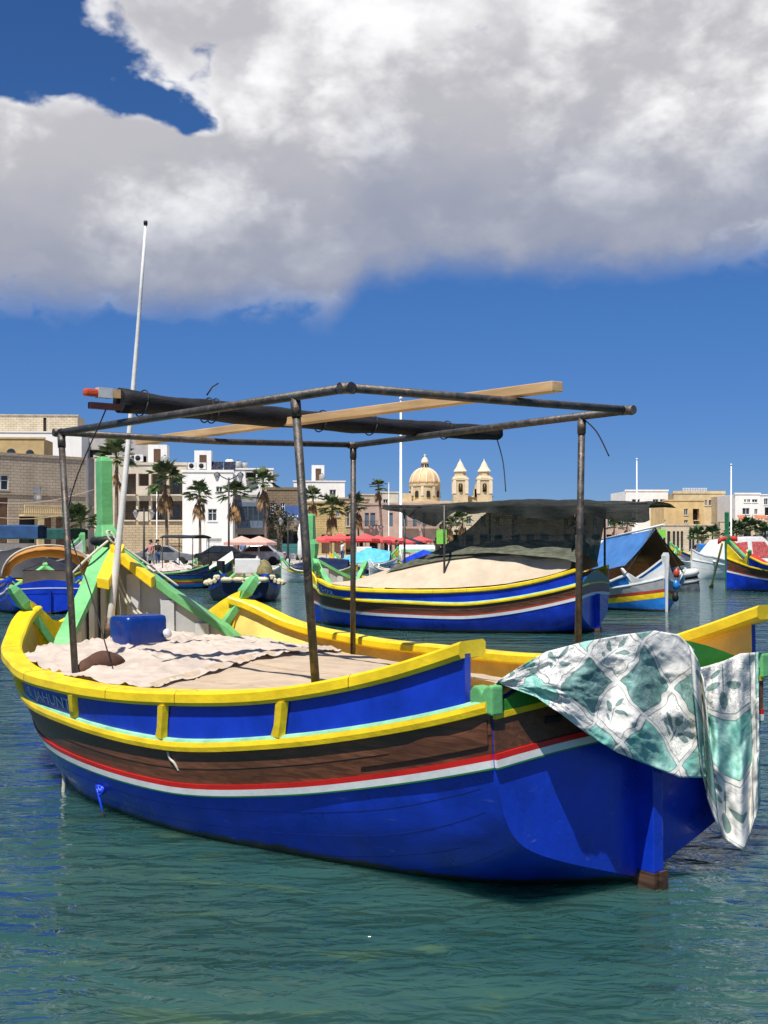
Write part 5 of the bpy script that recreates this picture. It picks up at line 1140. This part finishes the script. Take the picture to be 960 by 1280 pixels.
# ---- parish church
D_CH = 400.0; PX = D_CH / F_PX
M_CHS = wallm('church_limestone', (.70, .55, .33), True); M_CHD = mat('dome_ochre', (.66, .45, .24), .8, .12, .3, .2, 3); M_CHP = mat('pale_church_trim', (.72, .60, .42), .8, .08, .5)
def chz(y): return CAM_H - (y - HZ) * PX
ch = thing('parish_church', 'ochre domed parish church with twin bell towers above the rooftops', 'church', (at_depth(560, HZ, D_CH).x, D_CH, 0))
X = lambda px: (px - 560) * PX
o = MB().box2((X(500), 2, 0), (X(620), 30, chz(626))).build('nave', M_CHS, ch); MB().box2((X(568), -4, 0), (X(612), 2, chz(622))).build('front', M_CHS, ch)
MB().box2((X(566), -4.4, chz(622)), (X(616), 1.5, chz(620.5))).build('cornice', M_CHP, ch)
dx = X(532); rd = 19 * PX
dr_ = MB().lathe([(rd, chz(640)), (rd, chz(607)), (rd * 1.06, chz(606.5)), (rd * 1.06, chz(604.5)), (rd, chz(604))], 32, (dx, 8, 0), smooth=False).build('drum', M_CHS, ch)
for i in range(8):
    a = i * math.pi / 4 + .2; T = Matrix.Translation((dx, 8, chz(621))) @ Matrix.Rotation(a, 4, 'Z') @ Matrix.Translation((rd * .985, 0, 0)); w_ = 2.3 * PX
    q = MB(); pts = [(-w_, 0), (w_, 0), (w_, 6 * PX)] + [(w_ * math.cos(t), 6 * PX + w_ * math.sin(t)) for t in lin(.3, 2.84, 6)] + [(-w_, 6 * PX)]
    q.prism(pts, lambda y, z: Vector((0, y, z)), lambda y, z: Vector((.35, y, z))); ob = q.build('drum_window', M_VOID, dr_); ob.matrix_local = T
    T2 = Matrix.Translation((dx, 8, chz(607))) @ Matrix.Rotation(a + math.pi / 8, 4, 'Z'); ob = MB().box2((rd * .97, -.45, -12 * PX), (rd * 1.04, .45, 0)).build('pilaster', M_CHP, dr_); ob.matrix_local = T2
rr = [(rd * math.cos(t), chz(604) + (chz(583) - chz(604)) * math.sin(t)**.95) for t in lin(0, 1.38, 9)]
dm = MB().lathe(rr, 32, (dx, 8, 0)).build('dome', M_CHD, ch)
for i in range(12):
    a = i * math.pi / 6 + .1; MB().tube([Vector((dx + (r_ + .08) * math.cos(a), 8 + (r_ + .08) * math.sin(a), z)) for r_, z in rr], .26, 6).build('rib', M_CHP, dm)
lt = MB().lathe([(rd * .3, chz(585.5)), (rd * .24, chz(584)), (rd * .22, chz(577)), (rd * .28, chz(576.5)), (rd * .25, chz(575.5)), (rd * .2, chz(572)), (rd * .08, chz(569.5)), (.12, chz(569)), (.12, chz(565.5)), (0, chz(565.3))], 16, (dx, 8, 0)).build('lantern', M_CHP, ch)
for i in range(8): a = i * math.pi / 4; ob = MB().box2((rd * .2, -.28, 0), (rd * .245, .28, 5 * PX)).build('lantern_window', M_VOID, lt); ob.matrix_local = Matrix.Translation((dx, 8, chz(583.3))) @ Matrix.Rotation(a + .2, 4, 'Z')
MB().box2((dx - .5, 7.95, chz(566.6)), (dx + .5, 8.05, chz(566.2))).build('cross_arm', M_CHP, lt)
for tx in (574, 603.5):
    c = X(tx); h_ = 9 * PX
    tw = MB().box2((c - h_, -5 - h_, 0), (c + h_, -5 + h_, chz(601))).build('bell_tower', M_CHS, ch)
    MB().box2((c - h_ * 1.12, -5 - h_ * 1.12, chz(601)), (c + h_ * 1.12, -5 + h_ * 1.12, chz(599))).build('tower_cornice', M_CHP, tw)
    MB().lathe([(h_ * 1.25, chz(599)), (h_ * .85, chz(596)), (h_ * .78, chz(591))], 8, (c, -5, 0), smooth=False, a0=math.pi / 8).build('upper_tier', M_CHS, tw)
    MB().lathe([(h_ * .95, chz(591)), (h_ * .95, chz(590)), (h_ * .62, chz(586)), (h_ * .3, chz(580)), (h_ * .14, chz(578)), (.2, chz(577)), (.16, chz(575)), (0, chz(574.8))], 8, (c, -5, 0), smooth=False, a0=math.pi / 8).build('spire', M_CHP, tw)
    for dx_, dy_, rz in ((0, -1, 0), (1, 0, math.pi / 2), (-1, 0, math.pi / 2), (0, 1, 0)):
        w_ = 2.6 * PX; pts = [(-w_, 0), (w_, 0), (w_, 8 * PX)] + [(w_ * math.cos(t), 8 * PX + w_ * math.sin(t)) for t in lin(.3, 2.84, 6)] + [(-w_, 8 * PX)]
        ob = MB().prism(pts, lambda x, z: Vector((x, -.06, z)), lambda x, z: Vector((x, .06, z))).build('belfry_opening', M_VOID, tw); ob.matrix_local = Matrix.Translation((c + dx_ * (h_ - .0), -5 + dy_ * h_, chz(616))) @ Matrix.Rotation(rz, 4, 'Z')
        for s_ in (-1, 1): ob = MB().box2((s_ * h_ * .82 - .5, -.22, chz(618)), (s_ * h_ * .82 + .5, .1, chz(601.5))).build('pilaster', M_CHP, tw); ob.matrix_local = Matrix.Translation((c + dx_ * h_, -5 + dy_ * h_, 0)) @ Matrix.Rotation(rz + (math.pi if dy_ > 0 or dx_ < 0 else 0), 4, 'Z')
    bl = MB().lathe([(h_ * .05, 3.2 * PX + 1), (h_ * .12, 3 * PX + .9), (h_ * .2, 1.2 * PX + .3), (h_ * .28, 0)], 12, (c, -5 - h_ - .15, chz(613.5))).build('bell', mat('bronze_bell', (.10, .07, .03), .4, metal=.8), tw)
MB().box2((X(592), -4.5, chz(622)), (X(596), -2, chz(607))).box2((X(590.5), -4.5, chz(622)), (X(598), -2.1, chz(612))).build('gable', M_CHS, ch)
MB().box2((X(503), 4, 0), (X(515), 14, chz(616))).build('transept', M_CHS, ch)
# ================================================================ waterfront life
# ---- palms
M_TRUNK = mat('palm_trunk', (.20, .145, .10), .9, .25, 3, .6, 14, stretch=(1, 1, 3)); M_FROND = mat('palm_frond', (.075, .135, .035), .6, .35, 1.3, .1, 10); M_FROND2 = mat('dusty_frond', (.13, .15, .055), .7, .3, 1.3, .1, 10); M_DEAD = mat('dead_frond_skirt', (.33, .20, .09), .9, .3, 2, .3, 12)
def fan(q, rnd, o, d, ln, mi, seg=11, spread=1.9, droop=.35):
    """one fan leaf: stalk and a fan of separate narrow blades"""
    d = d.normalized(); side = d.cross(Vector((0, 0, 1))); side = side.normalized() if side.length > .05 else Vector((1, 0, 0)); nrm = side.cross(d)
    hub = o + d * ln * .45; q.add([o + side * .02, o - side * .02, hub - side * .015, hub + side * .015], [(0, 1, 2, 3)], mi)
    for i in range(seg):
        a = -spread / 2 + spread * i / (seg - 1); b = d * math.cos(a) + side * math.sin(a); l = ln * .62 * (1 - .25 * abs(a) / spread * 2) * rnd.uniform(.85, 1.1); w_ = l * .085; s2 = b.cross(nrm).normalized()
        tip = hub + b * l + Vector((0, 0, -droop * l * rnd.uniform(.4, 1.2))); mid = hub + b * l * .55 + Vector((0, 0, -droop * l * .15))
        q.add([hub, mid + s2 * w_, tip, mid - s2 * w_], [(0, 1, 2), (0, 2, 3)], mi)
def palm_mesh(seed, rcr, skirt, n=34):
    rnd = random.Random(seed); c = MB(); s = MB()
    for i in range(n):
        a = i * 2.399 + rnd.uniform(-.2, .2); e = rnd.uniform(-.35, 1.35) if i > 5 else rnd.uniform(.9, 1.4)
        d = Vector((math.cos(a) * math.cos(e), math.sin(a) * math.cos(e), math.sin(e))); fan(c, rnd, Vector((0, 0, rnd.uniform(-.15, .15))), d, rcr * rnd.uniform(.8, 1.1), 0 if rnd.random() < .7 else 1)
    for i in range(skirt):
        a = i * 2.399; z = -rcr * rnd.uniform(.15, .75); d = Vector((math.cos(a) * .55, math.sin(a) * .55, -1)); fan(s, rnd, Vector((math.cos(a) * .1, math.sin(a) * .1, z)), d, rcr * rnd.uniform(.5, .8), 0, 7, 1.1, .5)
    return c.mesh('crown', [M_FROND, M_FROND2]), (s.mesh('dead_skirt', [M_DEAD]) if skirt else None)
PALMS = [palm_mesh(i, 1.0, sk) for i, sk in enumerate((34, 26, 8, 30, 22, 6))]
def palm(px, pyc, D, rpx, var, label, tilt=0.0, name='fan_palm'):
    top = at_depth(px, pyc, D); r = 1.15 * rpx * D / F_PX; o = thing(name, label, 'palm tree', (top.x, D, QZ), 0, 'palms along the promenade'); hgt = top.z - QZ
    rt = max(.09, .15 * min(1.3, hgt / 7)); bend = tilt * hgt
    pts = [Vector((bend * (t * t - 1) , .1 * math.sin(t * 3), hgt * t)) for t in lin(0, 1, 9)]
    MB().tube(pts, [rt * (1.5 - .55 * min(1, t * 4) - .25 * t) for t in lin(0, 1, 9)], 10).build('trunk', M_TRUNK, o)
    c, s = PALMS[var + random.choice((0, 3))]; a = random.uniform(0, 6)
    k = link('crown', c, o); k.location = pts[-1]; k.scale = (r * random.uniform(.88, 1.12), r * random.uniform(.88, 1.12), r * random.uniform(.85, 1.1)); k.rotation_euler = (random.uniform(-.2, .2), random.uniform(-.2, .2), a)
    if s: k = link('dead_skirt', s, o); k.location = pts[-1]; k.scale = (r * .9, r * .9, r * 1.1); k.rotation_euler = (0, 0, a)
    return o
for a in ((146, 572, 90, 25, 2, 'tall fan palm rising beside the white mast, before the shaded side of the white block'), (206, 600, 86, 24, 1, 'fan palm with a leafy crown before the balcony flats'), (249, 618, 84, 19, 0, 'slim fan palm with brown skirt before the white corner house'), (293, 618, 92, 20, 0, 'fan palm with heavy brown skirt beside the tall double lamp'), (329, 603, 88, 19, 0, 'fan palm with a long bare trunk between the shop house and the brown house'),
          (101, 656, 75, 26, 2, 'short broad fan palm under the taupe house balcony'), (391, 622, 104, 15, 1, 'fan palm standing against the edge of the yellow stone house'), (415, 636, 102, 17, 0, 'fan palm with brown skirt before the yellow stone house'), (446, 632, 103, 18, 0, 'fan palm with heavy skirt before the beige parapet house'), (473, 608, 100, 11, 1, 'very slim tall palm with a small crown before the pink house'),
          (562, 655, 112, 12, 1, 'palm seen under the black net canopy beside the small green tree'), (578, 650, 114, 13, 0, 'skirted palm seen in the gap under the black net canopy'), (722, 657, 118, 14, 2, 'short palm glimpsed between the net curtain and the blue tarp'), (768, 657, 118, 12, 2, 'short palm just beyond the outer hem of the net canopy'), (784, 655, 119, 13, 2, 'bushy palm above the tip of the tent ridge pole'),
          (872, 672, 112, 15, 2, 'dark bushy palm before the arched front'), (891, 668, 112, 14, 2, 'palm close to the dark green boat stem'), (921, 664, 113, 17, 2, 'broad palm under the orange awnings'), (938, 662, 114, 18, 2, 'wide palm crown behind the slender white pole'), (952, 668, 115, 14, 2, 'low palm beside the cabin cruiser')):
    palm(*a[:5], a[5], random.uniform(-.05, .05))
# ---- leafy tree
M_LEAF = mat('dark_leaves', (.035, .045, .018), .6, .5, 1.2, .1, 10)
def tree(px, py, D, rpx, label):
    c = at_depth(px, py, D); r = rpx * D / F_PX; rnd = random.Random(int(px)); o = thing('street_tree', label, 'tree', (c.x, D, QZ)); h_ = c.z - QZ
    MB().tube([(0, 0, 0), (.05, 0, h_ * .4), (0, .1, h_ * .8)], [.16, .12, .07], 8).build('trunk', M_TRUNK, o)
    for i in range(5): a = i * 1.3; MB().tube([(0, 0, h_ * .45), (math.cos(a) * r * .3, math.sin(a) * r * .3, h_ * .7), (math.cos(a) * r * .6, math.sin(a) * r * .6, h_ + r * .3 * math.sin(i))], [.07, .05, .02], 6).build('limb', M_TRUNK, o)
    q = MB()
    cl = [(Vector((rnd.gauss(0, .5), rnd.gauss(0, .5), rnd.gauss(0, .75))) * r, rnd.uniform(.25, .45) * r) for _ in range(22)]
    for k in range(2200):
        cc, cr = rnd.choice(cl); d = Vector((rnd.gauss(0, 1), rnd.gauss(0, 1), rnd.gauss(0, 1))).normalized(); p = cc + d * cr * rnd.uniform(.6, 1) + Vector((0, 0, h_)); s = rnd.uniform(.05, .11); a = Vector((rnd.gauss(0, 1), rnd.gauss(0, 1), rnd.gauss(0, .6))).normalized(); b = a.cross(d).normalized() if a.cross(d).length > .01 else Vector((1, 0, 0))
        q.add([p - a * s, p + b * s * .5, p + a * s, p - b * s * .5], [(0, 1, 2, 3)])
    q.build('crown', M_LEAF, o)
tree(349, 648, 89, 21, 'dark leafy tree against the brown stone house')
tree(560, 668, 116, 9, 'small green tree beyond the red parasols')
# ---- lamps, poles
M_LAMP = mat('lantern_glass', (.45, .46, .44), .2, .1)
def lamp(px, ytop, D, label, arm=.55, vee=False):
    t = at_depth(px, ytop, D); h_ = t.z - QZ; o = thing('street_lamp', label, 'street lamp', (t.x, D, QZ), 0, 'lamps along the promenade')
    MB().lathe([(.16, 0), (.16, .3), (.09, .45), (.07, .9), (.05, h_)], 12).build('post', M_RAILM, o)
    for s in (-1, 1):
        z = h_ - (.0 if vee else .12); e = Vector((s * arm, 0, z + (.25 if vee else -.05)))
        a = MB().tube([(0, 0, h_ - .15), (s * arm * .5, 0, z + .02), e], .035, 6).build('arm', M_RAILM, o)
        l = MB().lathe([(.06, -.5), (.2, -.12), (.22, -.1)], 6, e, smooth=False).build('lantern', M_LAMP, o); MB().lathe([(.24, -.1), (.15, .03), (.03, .1), (0, .16)], 6, e, smooth=False).build('cap', M_RAILM, l)
lamp(180, 635, 80, 'black double lantern lamp before the balcony flats'); lamp(286, 597, 76, 'tall black double lamp with raised arms before the white corner house', .75, True)
lamp(360, 645, 88, 'double lantern lamp before the brown stone house'); lamp(470, 655, 98, 'double lantern lamp before the pink house', .4); lamp(530, 648, 104, 'double lantern lamp standing beside the black net canopy', .4)
def pole(px, y0, D, r, label, knob=True):
    t = at_depth(px, y0, D); h_ = t.z - QZ; o = thing('flagpole', label, 'flagpole', (t.x, D, QZ)); MB().lathe([(r * 1.6, 0), (r * 1.5, 1), (r, 1.05), (r * .6, h_)], 10).build('pole', M_HWHT, o); MB().lathe([(0, h_ - .02), (r * 1.1, h_ + r * .5), (r * 1.1, h_ + r * 1.5), (0, h_ + r * 2.2)], 10).build('finial', M_HWHT, o)
pole(501, 500, 104, .14, 'tall thick white pole beside the church dome'); pole(796, 575, 140, .11, 'thin white pole rising from the white hotel wing'); pole(914, 582, 112, .09, 'slender white pole rising beside the dark green stem'); pole(196, 612, 96, .05, 'thin pole by the balcony flats'); pole(486, 604, 122, .05, 'thin aerial pole above the pink house')
for y0, y1, lb in ((620, 618, 'upper pale cable slung along the taupe house'), (637, 640, 'lower pale cable slung along the taupe house')):
    a, b = at_depth(-60, y0, 104), at_depth(118, y1 - 6, 120); tag(MB().tube([a + (b - a) * t + Vector((0, 0, -1.0 * math.sin(math.pi * t))) for t in lin(0, 1, 14)], .035, 5).build('overhead_cable', M_SAND), lb, 'cable')
# ---- parasols
M_PRED = mat('red_parasol_cloth', (.62, .08, .08), .75, .1, 1, .1, 8); M_PPINK = mat('faded_pink_parasol', (.66, .36, .29), .75, .1, 1, .1, 8); M_PNAVY = mat('dark_parasol_cloth', (.02, .025, .04), .75)
def parasol(px, ytop, D, rad, m_, label, n=8, group=None):
    t = at_depth(px, ytop, D); h_ = t.z - QZ - .05; o = thing('parasol', label, 'parasol', (t.x, D, QZ), random.uniform(0, .7), group); MB().lathe([(.25, 0), (.25, .08), (.03, .1), (.025, h_)], 8).build('pole', M_HWHT, o)
    q = MB()
    for i in range(n):
        a, b = 2 * math.pi * i / n, 2 * math.pi * (i + 1) / n; c = (a + b) / 2; A = Vector((math.cos(a) * rad, math.sin(a) * rad, h_ - rad * .34)); B = Vector((math.cos(b) * rad, math.sin(b) * rad, h_ - rad * .34)); C = Vector((math.cos(c) * rad * .9, math.sin(c) * rad * .9, h_ - rad * .34)); T = Vector((0, 0, h_)); dn = Vector((0, 0, -.2))
        MB().add([T, A, C, B, A + dn, C + dn, B + dn], [(0, 1, 2), (0, 2, 3), (1, 4, 5, 2), (2, 5, 6, 3)]).build('panel', m_, o)
    return o
gR = 'red parasols before the pink house'
for i, (px, y, D) in enumerate(((408, 668, 98), (424, 666, 96), (440, 668, 97), (457, 666, 96), (472, 668, 97), (487, 669, 98), (502, 671, 100))): parasol(px, y, D, 1.25, M_PRED, 'red cafe parasol in the row before the pink house', group=gR)
parasol(525, 669, 104, 1.2, M_PRED, 'red parasol standing beside the dark parasol near the canopy'); parasol(512, 671, 101, 1.1, M_PNAVY, 'dark navy parasol among the red ones')
for px in (302, 324): parasol(px, 669, 84, 1.35, M_PPINK, 'faded pink cafe parasol before the shop house', group='pink parasols before the shop house')
for px, lb in ((754, 'cream parasol glimpsed beyond the blue tarp tent'), (737, 'cream parasol glimpsed behind the aft canopy post')): parasol(px, 672, 118, 1.5, M_BOX, lb)
t = at_depth(375, 654, 86); o = thing('closed_parasol', 'closed white parasol standing by the brown stone house', 'parasol', (t.x, 86, QZ)); h_ = t.z - QZ
MB().lathe([(.04, 0), (.04, .5), (.1, .52), (.2, .8), (.17, h_ * .55), (.12, h_ * .6), (.2, h_ * .75), (.1, h_ * .93), (.02, h_)], 10).build('folded_cloth', M_HWHT, o); MB().lathe([(.3, 0), (.3, .1), (0, .1)], 12).build('base', M_BGREY, o)
# ---- cars and van
M_TYRE = mat('tyre', (.012, .012, .013), .8); M_RIM = mat('wheel_rim', (.35, .35, .36), .35, metal=.6); M_LIGHT = mat('lamp_lens', (.6, .58, .52), .2); M_TAIL = mat('tail_lens', (.4, .02, .02), .2)
def car(px, D, m_, label, rz=0.0, van=False, name='parked_car'):
    o = thing(name, label, 'car' if not van else 'truck', (at_depth(px, HZ, D).x, D, QZ + .03), rz)
    if van: prof = [(-2.4, .4), (2.3, .4), (2.4, .7), (2.35, 1.1), (1.9, 1.15), (1.55, 1.9), (.3, 1.95), (.25, 1.15), (-2.4, 1.15)]
    else: prof = [(-2.05, .35), (2.0, .35), (2.1, .55), (2.05, .78), (1.2, .92), (-1.55, .95), (-2.05, .88), (-2.12, .6)]
    P = [(x, z) for x, z in prof]
    b = MB().loft([[Vector((x, y, z if abs(y) < .8 else .4 + (z - .4) * .97)) for x, z in P] for y in (-.86, -.8, .8, .86)]).build('body', m_, o, bevel=.05)
    if not van:
        g = [(1.05, .9), (.35, 1.38), (-.9, 1.42), (-1.65, .93)]
        MB().loft([[Vector((x, y * (1 if z < 1 else .84), z)) for x, z in g] for y in (-.78, .78)]).build('roof', m_, o, bevel=.04)
        for s in (-1, 1):
            for (a, b_, c, d) in (((.85, .96), (-.2, .97), (-.2, 1.33), (.32, 1.32)), ((-.3, .97), (-1.35, .98), (-.95, 1.34), (-.3, 1.34))):
                MB().add([Vector((x, s * (.79 if z < 1.1 else .685), z)) for x, z in (a, b_, c, d)] + [Vector((x, s * (.76 if z < 1.1 else .655), z)) for x, z in (a, b_, c, d)], [(0, 1, 2, 3), (4, 5, 6, 7), (0, 1, 5, 4), (1, 2, 6, 5), (2, 3, 7, 6), (3, 0, 4, 7)]).build('side_window', M_GLASS, o)
        MB().add([Vector((1.06, -.7, .93)), Vector((1.06, .7, .93)), Vector((.42, .6, 1.35)), Vector((.42, -.6, 1.35)), Vector((1.0, -.7, .91)), Vector((1.0, .7, .91)), Vector((.36, .6, 1.33)), Vector((.36, -.6, 1.33))], [(0, 1, 2, 3), (4, 5, 6, 7), (0, 1, 5, 4), (1, 2, 6, 5), (2, 3, 7, 6), (3, 0, 4, 7)]).build('windscreen', M_GLASS, o)
    else:
        for s in (-1, 1): MB().box2((.5, s * .87 - .012, 1.2), (1.45, s * .87 + .012, 1.75)).build('side_window', M_GLASS, o)
        MB().box2((-2.3, -.85, 1.16), (.2, -.8, 1.5)).box2((-2.3, .8, 1.16), (.2, .85, 1.5)).box2((-2.4, -.85, 1.16), (-2.3, .85, 1.5)).build('load_bed', m_, o)
    for x in (-1.3, 1.3):
        for s in (-1, 1):
            w_ = MB().lathe([(.2, -.1), (.31, -.1), (.33, -.05), (.33, .05), (.31, .1), (.2, .1)], 18).build('wheel', M_TYRE, o); w_.matrix_local = Matrix.Translation((x, s * .8, .30)) @ Matrix.Rotation(R(90), 4, 'X')
            MB().lathe([(0, -.09), (.2, -.08), (.2, .08), (0, .09)], 14).build('rim', M_RIM, w_)
    for s in (-1, 1): MB().box2((2.02 if not van else 2.36, s * .6 - .16, .62), (2.1 if not van else 2.42, s * .6 + .16, .74)).build('headlight', M_LIGHT, o); MB().box2((-2.13 if not van else -2.42, s * .65 - .12, .68), (-2.04 if not van else -2.39, s * .65 + .12, .82)).build('tail_light', M_TAIL, o)
car(283, 80, mat('black_car_paint', (.012, .013, .015), .2, .1, 2, 0, coat=.6), 'black parked car beside the white corner house', .1); car(320, 86, mat('silver_car_paint', (.45, .47, .5), .25, .08, 2, 0, metal=.3, coat=.5), 'silver parked car behind the strolling people', math.pi)
car(336, 90, mat('white_car_paint', (.7, .7, .69), .25, .05, 2, 0, coat=.5), 'white parked car under the pink parasol', .05); car(356, 108, mat('sea_green_truck_paint', (.04, .16, .15), .35, .1, 2, 0), 'sea green pick-up truck beside the closed parasol', math.pi, True, 'pickup_truck'); car(205, 84, mat('grey_car_paint', (.16, .17, .18), .25, .08, 2, 0, coat=.5), 'grey parked car before the balcony flats', .08)
# ---- people
SKIN = mat('skin', (.42, .24, .16), .6, .08); HAIRS = [mat('dark_hair', (.02, .014, .01), .6), mat('fair_hair', (.25, .17, .08), .6)]
def skin_mesh(name, J, E, subs=1):
    me = bpy.data.meshes.new(name); me.from_pydata([p for p, r in J], E, []); o = bpy.data.objects.new(name, me); COL.objects.link(o)
    sk = o.modifiers.new('s', 'SKIN'); o.modifiers.new('u', 'SUBSURF').levels = subs
    for i, (p, r) in enumerate(J): me.skin_vertices[0].data[i].radius = (r, r)
    me.skin_vertices[0].data[0].use_root = True
    out = bpy.data.meshes.new_from_object(o.evaluated_get(bpy.context.evaluated_depsgraph_get())); bpy.data.objects.remove(o)
    for p in out.polygons: p.use_smooth = True
    return out
def person_meshes(stride, arm):
    s, a = stride, arm
    J = [((0, 0, .95), .13), ((0, 0, 1.12), .12), ((0, 0, 1.32), .15), ((0, 0, 1.45), .07), ((0, -.02, 1.52), .055), ((0, -.02, 1.60), .095), ((0, -.02, 1.68), .095), ((0, -.01, 1.74), .06),
         ((-.1, 0, .88), .09), ((-.11, -s * .5, .48), .062), ((-.11, -s * .35, .10), .042), ((-.11, -s * .35 - .14, .04), .035), ((.1, 0, .88), .09), ((.11, s * .3, .48), .062), ((.11, s * .75, .12), .042), ((.11, s * .75 - .12, .05), .035),
         ((-.19, 0, 1.40), .06), ((-.24, .04, 1.14), .045), ((-.22, -a, .92), .034), ((-.21, -a - .06, .84), .03), ((.19, 0, 1.40), .06), ((.24, .04, 1.14), .045), ((.22, -a * .5, .92), .034), ((.21, -a * .5 - .05, .84), .03), ((0, -.125, 1.62), .022)]
    E = [(0, 1), (1, 2), (2, 3), (3, 4), (4, 5), (5, 6), (6, 7), (0, 8), (8, 9), (9, 10), (10, 11), (0, 12), (12, 13), (13, 14), (14, 15), (2, 16), (16, 17), (17, 18), (18, 19), (2, 20), (20, 21), (21, 22), (22, 23), (5, 24)]
    g = .022
    top = skin_mesh('shirt', [(J[1][0], J[1][1] + g), (J[0][0], J[0][1] + g), (J[2][0], J[2][1] + g), (J[3][0], .075), (J[16][0], .085), ((-.22, .02, 1.26), .07), (J[20][0], .085), ((.22, .02, 1.26), .07)], [(1, 0), (0, 2), (2, 3), (2, 4), (4, 5), (2, 6), (6, 7)])
    leg = skin_mesh('trousers', [((0, 0, .93), .155), (J[8][0], .115), (J[9][0], .085), (J[12][0], .115), (J[13][0], .085), (J[10][0][:2] + (.2,), .06), (J[14][0][:2] + (.22,), .06)], [(0, 1), (1, 2), (0, 3), (3, 4), (2, 5), (4, 6)])
    hair = skin_mesh('hair', [((0, .02, 1.70), .105), ((0, .0, 1.755), .075), ((0, .055, 1.62), .075)], [(0, 1), (0, 2)])
    return skin_mesh('body', J, E), top, leg, hair
PM = [person_meshes(.05, .04), person_meshes(.32, .16)]
def person(px, D, rz, var, top, leg, label, h_=1.0, hair=0):
    o = thing('person', label, 'person', (at_depth(px, HZ, D).x, D, QZ + .02), rz); o.scale = (h_, h_, h_)
    for nm, me, m_ in zip(('body', 'shirt', 'trousers', 'hair'), PM[var], (SKIN, top, leg, HAIRS[hair])):
        k = me.copy(); k.materials.clear(); k.materials.append(m_); link(nm, k, o)
def cm(n, c): return mat('cloth_' + n, c, .85, .12, 8, .2, 60)
person(303, 96, .4, 1, cm('sky_blue', (.12, .3, .6)), cm('cream', (.6, .56, .48)), 'person in sky blue top and cream trousers walking along the quay'); person(311, 97, -.3, 0, cm('cream', (.6, .56, .48)), cm('tan', (.4, .3, .2)), 'person in cream top and tan trousers standing before the silver car', hair=1)
person(327, 98, 1.2, 1, cm('grey', (.25, .26, .28)), cm('navy', (.02, .03, .07)), 'person in grey top striding past the bare palm trunk'); person(197, 82, .6, 0, cm('black', (.02, .02, .02)), cm('denim', (.05, .09, .18)), 'person in black top standing by the balcony flats'); person(188, 80, -.8, 1, cm('rose', (.55, .2, .2)), cm('grey', (.25, .26, .28)), 'person in rose top walking before the balcony flats')
for i, px in enumerate((533, 538, 543, 548)): 
    lbs = ('person in black standing first in the row under the black canopy hem', 'person in black shirt and denim beside the red parasol', 'person in dark top and tan trousers beyond the canopy gap', 'person in dark clothes next to the lime banner'); person(px, 106 + i, i, i % 2, cm('black', (.02, .02, .02)), (cm('black', (.02, .02, .02)), cm('denim', (.05, .09, .18)), cm('tan', (.4, .3, .2)), cm('navy', (.02, .03, .07)))[i], lbs[i])
person(560, 108, .2, 0, cm('navy', (.02, .03, .07)), cm('rust', (.4, .08, .03)), 'person in navy top and rust trousers seen under the canopy'); person(428, 92, 2.0, 0, cm('white', (.7, .7, .68)), cm('denim', (.05, .09, .18)), 'person in white top standing by the red parasols', hair=1); person(496, 95, .9, 1, cm('black', (.02, .02, .02)), cm('grey', (.25, .26, .28)), 'person in black top and grey trousers near the blue cover boat'); person(716, 112, .3, 1, cm('rust', (.4, .08, .03)), cm('denim', (.05, .09, .18)), 'person in rust top walking beyond the net curtain'); person(812, 108, .1, 0, cm('rose', (.55, .2, .2)), cm('white', (.7, .7, .68)), 'person in rose top beyond the blue tarp tent')
# lime banner and green door shutter
for px, y0, y1, D, w_, lb, nm in ((552, 662, 680, 104, .45, 'lime green feather banner under the canopy hem', 'feather_banner'), (822, 662, 672, 128, .9, 'bright green shop board before the arched front', 'shop_board')):
    a = at_depth(px, y0, D); b = at_depth(px, y1, D); o = thing(nm, lb, 'banner' if w_ < .5 else 'board', (a.x, D, QZ)); MB().loft([[(-w_, -.03, z), (w_, -.03, z), (w_, .03, z), (-w_, .03, z)] for z in (b.z - QZ, (a.z + b.z) / 2 - QZ, a.z - QZ)]).build('panel', mat('lime_green', (.18, .55, .06), .6), o); MB().tube([(-w_, 0, 0), (-w_, 0, a.z - QZ)], .03, 6).build('pole', M_RAILM, o)
# white market awning
o = thing('market_awning', 'long white market awning with green hem near the canopy gap', 'awning', (at_depth(522, HZ, 92).x, 92, QZ)); a, b = at_depth(503, 681, 92).z - QZ, at_depth(503, 688, 92).z - QZ
MB().add([(-1.3, -1, b + .1), (1.3, -1, b + .1), (1.3, 0, a), (-1.3, 0, a), (1.3, 1, b + .1), (-1.3, 1, b + .1)], [(0, 1, 2, 3), (3, 2, 4, 5)]).build('cloth', M_HWHT, o); MB().box2((-1.3, -1.02, b - .15), (1.3, -1.0, b + .1)).build('hem', M_MINT, o)
for x in (-1.25, 1.25):
    for y in (-.95, .95): MB().tube([(x, y, 0), (x, y, b + .1)], .03, 6).build('leg', M_HWHT, o)
